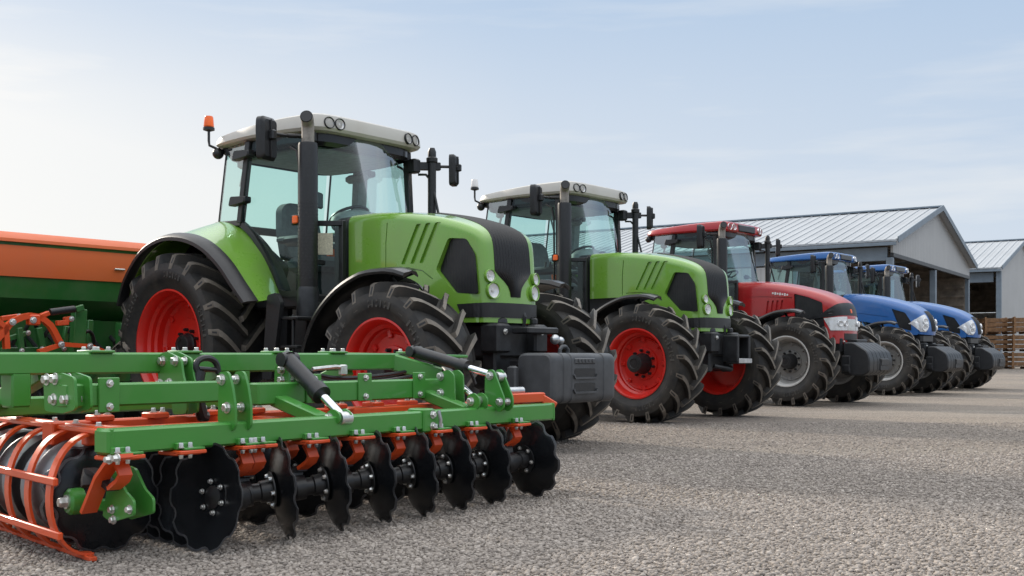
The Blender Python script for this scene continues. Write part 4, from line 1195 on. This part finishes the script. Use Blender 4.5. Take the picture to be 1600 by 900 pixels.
SA = math.atan2(.839, .544)
def shed(loc, W, L, eave, ridge, label, gable_z, open_to, back_h, solid_gable):
    root = thing('open_shed', label, 'shed', loc, SA)
    hw = W/2; sl = (ridge-eave)/hw
    # roof: two sheets with raised ribs
    for sg, nm in ((0, 'roof'), (1, 'roof')):
        mb = one('roof_sheet')
        x0, x1 = (-.5, hw) if sg == 0 else (W+.5, hw)
        z0 = eave - .5*sl
        th = .10
        pr = [(x0, z0), (x1, ridge), (x1, ridge-th), (x0, z0-th)]
        mb.grid([[(x, y, z) for x, z in pr] for y in (-.35, L)], True, (True, True))
        n = int(L/.62)
        for k in range(n):
            y = -.3 + k*.62
            mb.bar((x0, y, z0+.02), (x1, y, ridge+.02), .08, .03, (0, 0, 1), .01)
        mb.build('roof', root)
    mb = one('shed_steel').bar((hw, -.4, ridge+.06), (hw, L, ridge+.06), .5, .10)
    for x0, x1 in ((-.55, hw), (W+.55, hw)): mb.bar((x0, -.42, eave-.55*sl-.02), (x1, -.42, ridge-.02), .06, .34)
    mb.build('ridge_cap', root)
    mb = one('shed_steel').bar((-.52, -.3, eave-.36), (-.52, L, eave-.36), .16, .18)
    mb.build('gutter', root)
    # gable wall
    gp = [(.02, gable_z), (W-.02, gable_z), (W-.02, eave-.08), (hw, ridge-.12), (.02, eave-.08)]
    if solid_gable: gp = [(.02, 0)] + [(W-.02, 0)] + gp[2:]
    one('gable_cladding').prism(gp, lambda a, b, d: (a, d, b), .0, .12).build('gable_wall', root)
    if not solid_gable: one('dark_iron').bar((0, .06, gable_z-.12), (W, .06, gable_z-.12), .2, .22).build('gable_beam', root)
    # posts
    xs = [.12, hw, W-.12] if not solid_gable else [.0]
    for x in xs:
        for y in (.2,): one('shed_steel').box((x, y-.02 if not solid_gable else -.1, (gable_z-.25)/2 if not solid_gable else eave/2-.2), (.36, .36, gable_z-.25 if not solid_gable else eave-.4), None, .02).build('post', root)
    for y in (open_to*1., open_to*2, open_to*3, open_to*4):
        if y < L: one('shed_steel').box((.15, y, eave/2-.3), (.3, .3, eave-.6), None, .02).build('post', root)
    # long side header, side wall, back wall and far end
    mb = one('shed_steel').box((.12, L/2, eave-.85), (.22, L-.6, .75), None, .02)
    mb.build('eave_beam', root)
    one('wall_cladding').box((.1, (open_to+L)/2, (eave-1.3)/2), (.12, L-open_to-.4, eave-1.3), None, .01).build('side_wall', root)
    one('wall_cladding').box((W-.1, L/2, back_h/2), (.12, L-.4, back_h), None, .01).build('back_wall', root)
    mb = one('dark_inside').box((W-.3, L/2, (back_h+eave)/2), (.1, L-.5, eave-back_h-.05), None, .01)
    mb.box((hw, L-.4, eave/2), (W-.5, .12, eave-.1), None, .01)
    for k in range(1, 8):
        x = hw*k/8
        for q in (x, W-x): mb.bar((q, .3, eave-.22 + sl*x-.12), (q, L-.5, eave-.22 + sl*x-.12), .16, .24)
    for k in range(6): mb.bar((W-.5, .3, back_h + .4 + k*.62), (W-.5, L-.5, back_h+.4+k*.62), .1, .14)
    for y in (5.5, 11, 17, 24):
        if y < L-1: mb.bar((.3, y, eave-.5), (W-.3, y, eave-.5), .2, .35)
    mb.build('roof_framing', root)
    return root
shed((20.65, 60.0, 0), 21.1, 46, 7.25, 10.05, 'long open shed with pale ribbed roof and grey gable on steel posts', 6.45, 5.4, 4.0, False)
shed((37.3, 85.0, 0), 23.2, 22, 7.75, 10.75, 'smaller grey shed behind the crates with solid gable wall', 6.6, 14, 5.0, True)
# ---------------------------------------------------------------- wooden crates
def make_crate(label):
    root = thing('wooden_crate', label, 'crate', (0, 0, 0), 0, 'wooden crates stacked by the shed')
    w, d, h = 1.95, 1.6, 1.12
    mb = one('wood')
    for sx in (-1, 1):
        for sy in (-1, 1): mb.box((sx*(w/2-.06), sy*(d/2-.06), h/2+.02), (.12, .12, h-.06), None, .01)
    for k in range(3):
        z = .32 + k*.30
        for sy in (-1, 1): mb.box((0, sy*(d/2-.012), z), (w-.02, .03, .235), None, .004)
        for sx in (-1, 1): mb.box((sx*(w/2-.012), 0, z), (.03, d-.04, .235), None, .004)
    mb.build('slat_side', root)
    mb = one('wood')
    for sx in (-1, 0, 1): mb.box((sx*(w/2-.08), 0, .07), (.15, d, .12), None, .01)
    for k in range(7): mb.box((-w/2+.14+k*.28, 0, .145), (.22, d, .028), None, .004)
    mb.build('pallet_base', root)
    return root
names = ['bottom', 'middle', 'topmost']; col_names = ['in the stack half hidden by the last blue tractor', 'in the stack at the right edge of the yard']
first = None
for ci, (px, Z) in enumerate(((1554, 73.), (1601, 72.), (1648, 73.5))):
    for k in range(3):
        lab = f'{names[k]} wooden slatted crate {col_names[min(ci,1)]}'
        if ci == 2: continue
        if first is None: first = make_crate(lab); c = first
        else: c = copy_tree(first); c['label'] = lab
        c.location = ((px-800)/FPX*Z, Z, k*1.13); c.rotation_euler = (0, 0, R(-6 + 3*k - ci*4))
# ---------------------------------------------------------------- gravel yard
def mat_ground():
    m, nt, b = new_mat('gravel_ground')
    tc = nt.nodes.new('ShaderNodeTexCoord'); vec = tc.outputs['Object']
    warp = noise(nt, 30., 3, .6, vec=vec)
    add = nt.nodes.new('ShaderNodeMixRGB'); add.blend_type = 'LINEAR_LIGHT'; add.inputs[0].default_value = .012
    nt.links.new(vec, add.inputs[1]); nt.links.new(warp.outputs['Color'], add.inputs[2])
    v = nt.nodes.new('ShaderNodeTexVoronoi'); v.inputs['Scale'].default_value = 52.; nt.links.new(add.outputs[0], v.inputs['Vector'])
    v2 = nt.nodes.new('ShaderNodeTexVoronoi'); v2.inputs['Scale'].default_value = 110.; nt.links.new(add.outputs[0], v2.inputs['Vector'])
    sep = nt.nodes.new('ShaderNodeSeparateColor'); nt.links.new(v.outputs['Color'], sep.inputs[0])
    stone = ramp(nt, sep.outputs[0], [(0., (.185, .160, .140)), (.35, (.275, .240, .210)), (.75, (.335, .293, .256)), (1., (.42, .373, .33))])
    gap = ramp(nt, v.outputs['Distance'], [(.35, 1.), (.75, .55)])
    c = mixc(nt, 1., stone.outputs['Color'], gap.outputs['Color'], 'MULTIPLY')
    big = noise(nt, .22, 5, .6, vec=vec)
    br = ramp(nt, big.outputs['Fac'], [(.35, (.84, .84, .85)), (.65, (1.12, 1.08, 1.0))])
    c = mixc(nt, 1., c, br.outputs['Color'], 'MULTIPLY')
    # worn wheel lanes with pale fines along the row of machines
    lm = nt.nodes.new('ShaderNodeMapping'); lm.inputs['Rotation'].default_value = (0, 0, R(-56)); lm.inputs['Scale'].default_value = (.10, 1.2, 1)
    nt.links.new(vec, lm.inputs['Vector'])
    ln = noise(nt, .9, 5, .6, vec=lm.outputs['Vector'])
    lr = ramp(nt, ln.outputs['Fac'], [(.48, 0.), (.66, .45)])
    c = mixc(nt, lr.outputs['Color'], c, (.33, .295, .25))
    nt.links.new(c, b.inputs['Base Color'])
    b.inputs['Roughness'].default_value = .85; b.inputs['Specular IOR Level'].default_value = .25
    h = nt.nodes.new('ShaderNodeMath'); h.operation = 'MULTIPLY_ADD'; h.inputs[1].default_value = .4
    nt.links.new(v2.outputs['Distance'], h.inputs[0]); nt.links.new(v.outputs['Distance'], h.inputs[2])
    bp = nt.nodes.new('ShaderNodeBump'); bp.invert = True; bp.inputs['Strength'].default_value = .9; bp.inputs['Distance'].default_value = .02
    nt.links.new(h.outputs[0], bp.inputs['Height']); nt.links.new(bp.outputs['Normal'], b.inputs['Normal'])
mat_ground()
def mat_stone():
    m, nt, b = new_mat('stone')
    g = nt.nodes.new('ShaderNodeNewGeometry')
    r = ramp(nt, g.outputs['Random Per Island'], [(0., (.18, .155, .136)), (.4, (.275, .240, .210)), (.8, (.335, .293, .256)), (1., (.42, .373, .33))])
    nt.links.new(r.outputs['Color'], b.inputs['Base Color'])
    b.inputs['Roughness'].default_value = .85; b.inputs['Specular IOR Level'].default_value = .25
mat_stone()
one('gravel_ground').grid([[(-300 + 100*i, -60 + 100*j, 0) for i in range(7)] for j in range(8)]).build('ground', None, kind='structure')
import numpy as np
def stones():
    rng = np.random.default_rng(3)
    bm = bmesh.new(); bmesh.ops.create_icosphere(bm, subdivisions=1, radius=1.)
    bv = np.array([v.co[:] for v in bm.verts], dtype=np.float32); bf = np.array([[v.index for v in f.verts] for f in bm.faces], dtype=np.int32); bm.free()
    pos = []
    # even cover of the yard in front of the machines, thinning with distance
    for (za, zb, dens) in ((3.6, 6.5, 5200), (6.5, 9.5, 2600), (9.5, 14., 700)):
        area_w = zb*1.1; n = int(area_w*(zb-za)*dens)
        z = rng.uniform(za, zb, n); x = rng.uniform(-.5, .5, n)*1.08*z
        n_keep = rng.uniform(0, 1, n) < z/zb
        pos.append(np.stack([x, z], 1)[n_keep])
    pos = np.concatenate(pos); n = len(pos)
    V = np.repeat(bv[None], n, 0)
    V = V*(1 + rng.normal(0, .16, V.shape)).astype(np.float32)
    size = (rng.gamma(4., .0014, n) + .003).clip(.0035, .016)
    V *= (size[:, None]*np.array([[1., .8, .55]]))[:, None, :]*rng.uniform(.75, 1.25, (n, 1, 3))
    a, t = rng.uniform(0, 2*PI, n), rng.normal(0, .35, n)
    y, z = V[..., 1].copy(), V[..., 2].copy()
    V[..., 1] = y*np.cos(t)[:, None] - z*np.sin(t)[:, None]; V[..., 2] = y*np.sin(t)[:, None] + z*np.cos(t)[:, None]
    x, y = V[..., 0].copy(), V[..., 1].copy()
    V[..., 0] = x*np.cos(a)[:, None] - y*np.sin(a)[:, None]; V[..., 1] = x*np.sin(a)[:, None] + y*np.cos(a)[:, None]
    V[..., 0] += pos[:, 0:1]; V[..., 1] += pos[:, 1:2]; V[..., 2] += (size*.22)[:, None]
    F = (bf[None] + (np.arange(n)*len(bv))[:, None, None]).reshape(-1, 3)
    me = bpy.data.meshes.new('gravel_mesh')
    me.vertices.add(n*len(bv)); me.vertices.foreach_set('co', V.astype(np.float32).ravel())
    me.loops.add(F.size); me.loops.foreach_set('vertex_index', F.ravel().astype(np.int32))
    me.polygons.add(len(F)); me.polygons.foreach_set('loop_start', np.arange(0, F.size, 3, dtype=np.int32))
    me.polygons.foreach_set('loop_total', np.full(len(F), 3, dtype=np.int32))
    me.update(calc_edges=True); me.materials.append(MATS['stone'])
    link('gravel', me, None, kind='stuff', label='loose grey gravel stones covering the yard')
stones()

# ---------------------------------------------------------------- sky, sun, camera
SUN_AZ = R(-46)          # from straight ahead, negative to the left
SUN_EL = R(24)
w = bpy.data.worlds.new('World'); scene.world = w; w.use_nodes = True
nt = w.node_tree; bg = nt.nodes['Background']
sky = nt.nodes.new('ShaderNodeTexSky'); sky.sky_type = 'NISHITA'; sky.sun_disc = False
sky.sun_elevation = SUN_EL; sky.sun_rotation = SUN_AZ; sky.altitude = 100; sky.air_density = 1.; sky.dust_density = 2.2; sky.ozone_density = 1.5
# thin high cloud veil: stretched noise by direction, denser towards the sun and the horizon
tc = nt.nodes.new('ShaderNodeTexCoord')
mp = nt.nodes.new('ShaderNodeMapping'); mp.inputs['Scale'].default_value = (1.5, 1.5, 13.); mp.inputs['Rotation'].default_value = (0, R(6), 0)
nt.links.new(tc.outputs['Generated'], mp.inputs['Vector'])
n1 = noise(nt, 1.6, 6, .55, vec=mp.outputs['Vector'])
dot = nt.nodes.new('ShaderNodeVectorMath'); dot.operation = 'DOT_PRODUCT'
nt.links.new(tc.outputs['Generated'], dot.inputs[0]); dot.inputs[1].default_value = (math.sin(SUN_AZ), math.cos(SUN_AZ), .05)
def mth(op, x, y, clamp=False):
    n = nt.nodes.new('ShaderNodeMath'); n.operation = op; n.use_clamp = clamp
    for s, v in ((n.inputs[0], x), (n.inputs[1], y)):
        if hasattr(v, 'is_output'): nt.links.new(v, s)
        else: s.default_value = v
    return n.outputs[0]
cl = ramp(nt, n1.outputs['Fac'], [(.50, 0.), (.68, .6)])
gl = ramp(nt, dot.outputs['Value'], [(.30, 0.), (.68, .26), (.93, .95)])
sepz = nt.nodes.new('ShaderNodeSeparateXYZ'); nt.links.new(tc.outputs['Generated'], sepz.inputs[0])
damp = ramp(nt, sepz.outputs['Z'], [(.10, 1.), (.22, .75), (.32, .22)])
hz = ramp(nt, sepz.outputs['Z'], [(.0, .62), (.12, .40), (.32, .0)])
f = mth('ADD', mth('MULTIPLY', gl.outputs['Color'], damp.outputs['Color']), hz.outputs['Color'], True)
f = mth('ADD', f, mth('MULTIPLY', cl.outputs['Color'], .55), True)
veil = mixc(nt, f, (3.35, 4.4, 5.85), (6.4, 6.5, 6.55))
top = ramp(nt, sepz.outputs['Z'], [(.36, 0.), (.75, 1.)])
veil = mixc(nt, top.outputs['Color'], veil, (14.5, 14.8, 15.2))  # added bright fill overhead, above the view, to lift the ambient light
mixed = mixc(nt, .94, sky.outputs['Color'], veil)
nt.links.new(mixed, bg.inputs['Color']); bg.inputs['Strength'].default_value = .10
sl = bpy.data.lights.new('sun', 'SUN'); sl.energy = 2.8; sl.angle = R(5.); sl.color = (1., .90, .77)
so = bpy.data.objects.new('sun', sl); COL.objects.link(so)
d = Vector((math.sin(SUN_AZ)*math.cos(SUN_EL), math.cos(SUN_AZ)*math.cos(SUN_EL), math.sin(SUN_EL)))
so.rotation_euler = d.to_track_quat('Z', 'Y').to_euler(); so.location = d*60
cam = bpy.data.cameras.new('camera'); co = bpy.data.objects.new('camera', cam); COL.objects.link(co)
cam.sensor_width = 36; cam.lens = FPX/1600*36; cam.shift_y = (HOR-450)/1600
co.location = (0, 0, CAMH); co.rotation_euler = (R(90), 0, 0)
cam.clip_start = .05; cam.clip_end = 2000
cam.dof.use_dof = True; cam.dof.focus_distance = 8.5; cam.dof.aperture_fstop = 11.
scene.camera = co
scene.render.engine = 'CYCLES'
scene.render.resolution_x, scene.render.resolution_y = 1024, 576
scene.cycles.max_bounces = 8; scene.cycles.transparent_max_bounces = 16
scene.view_settings.view_transform = 'Standard'; scene.view_settings.look = 'None'
scene.view_settings.exposure = .45; scene.view_settings.gamma = 1.
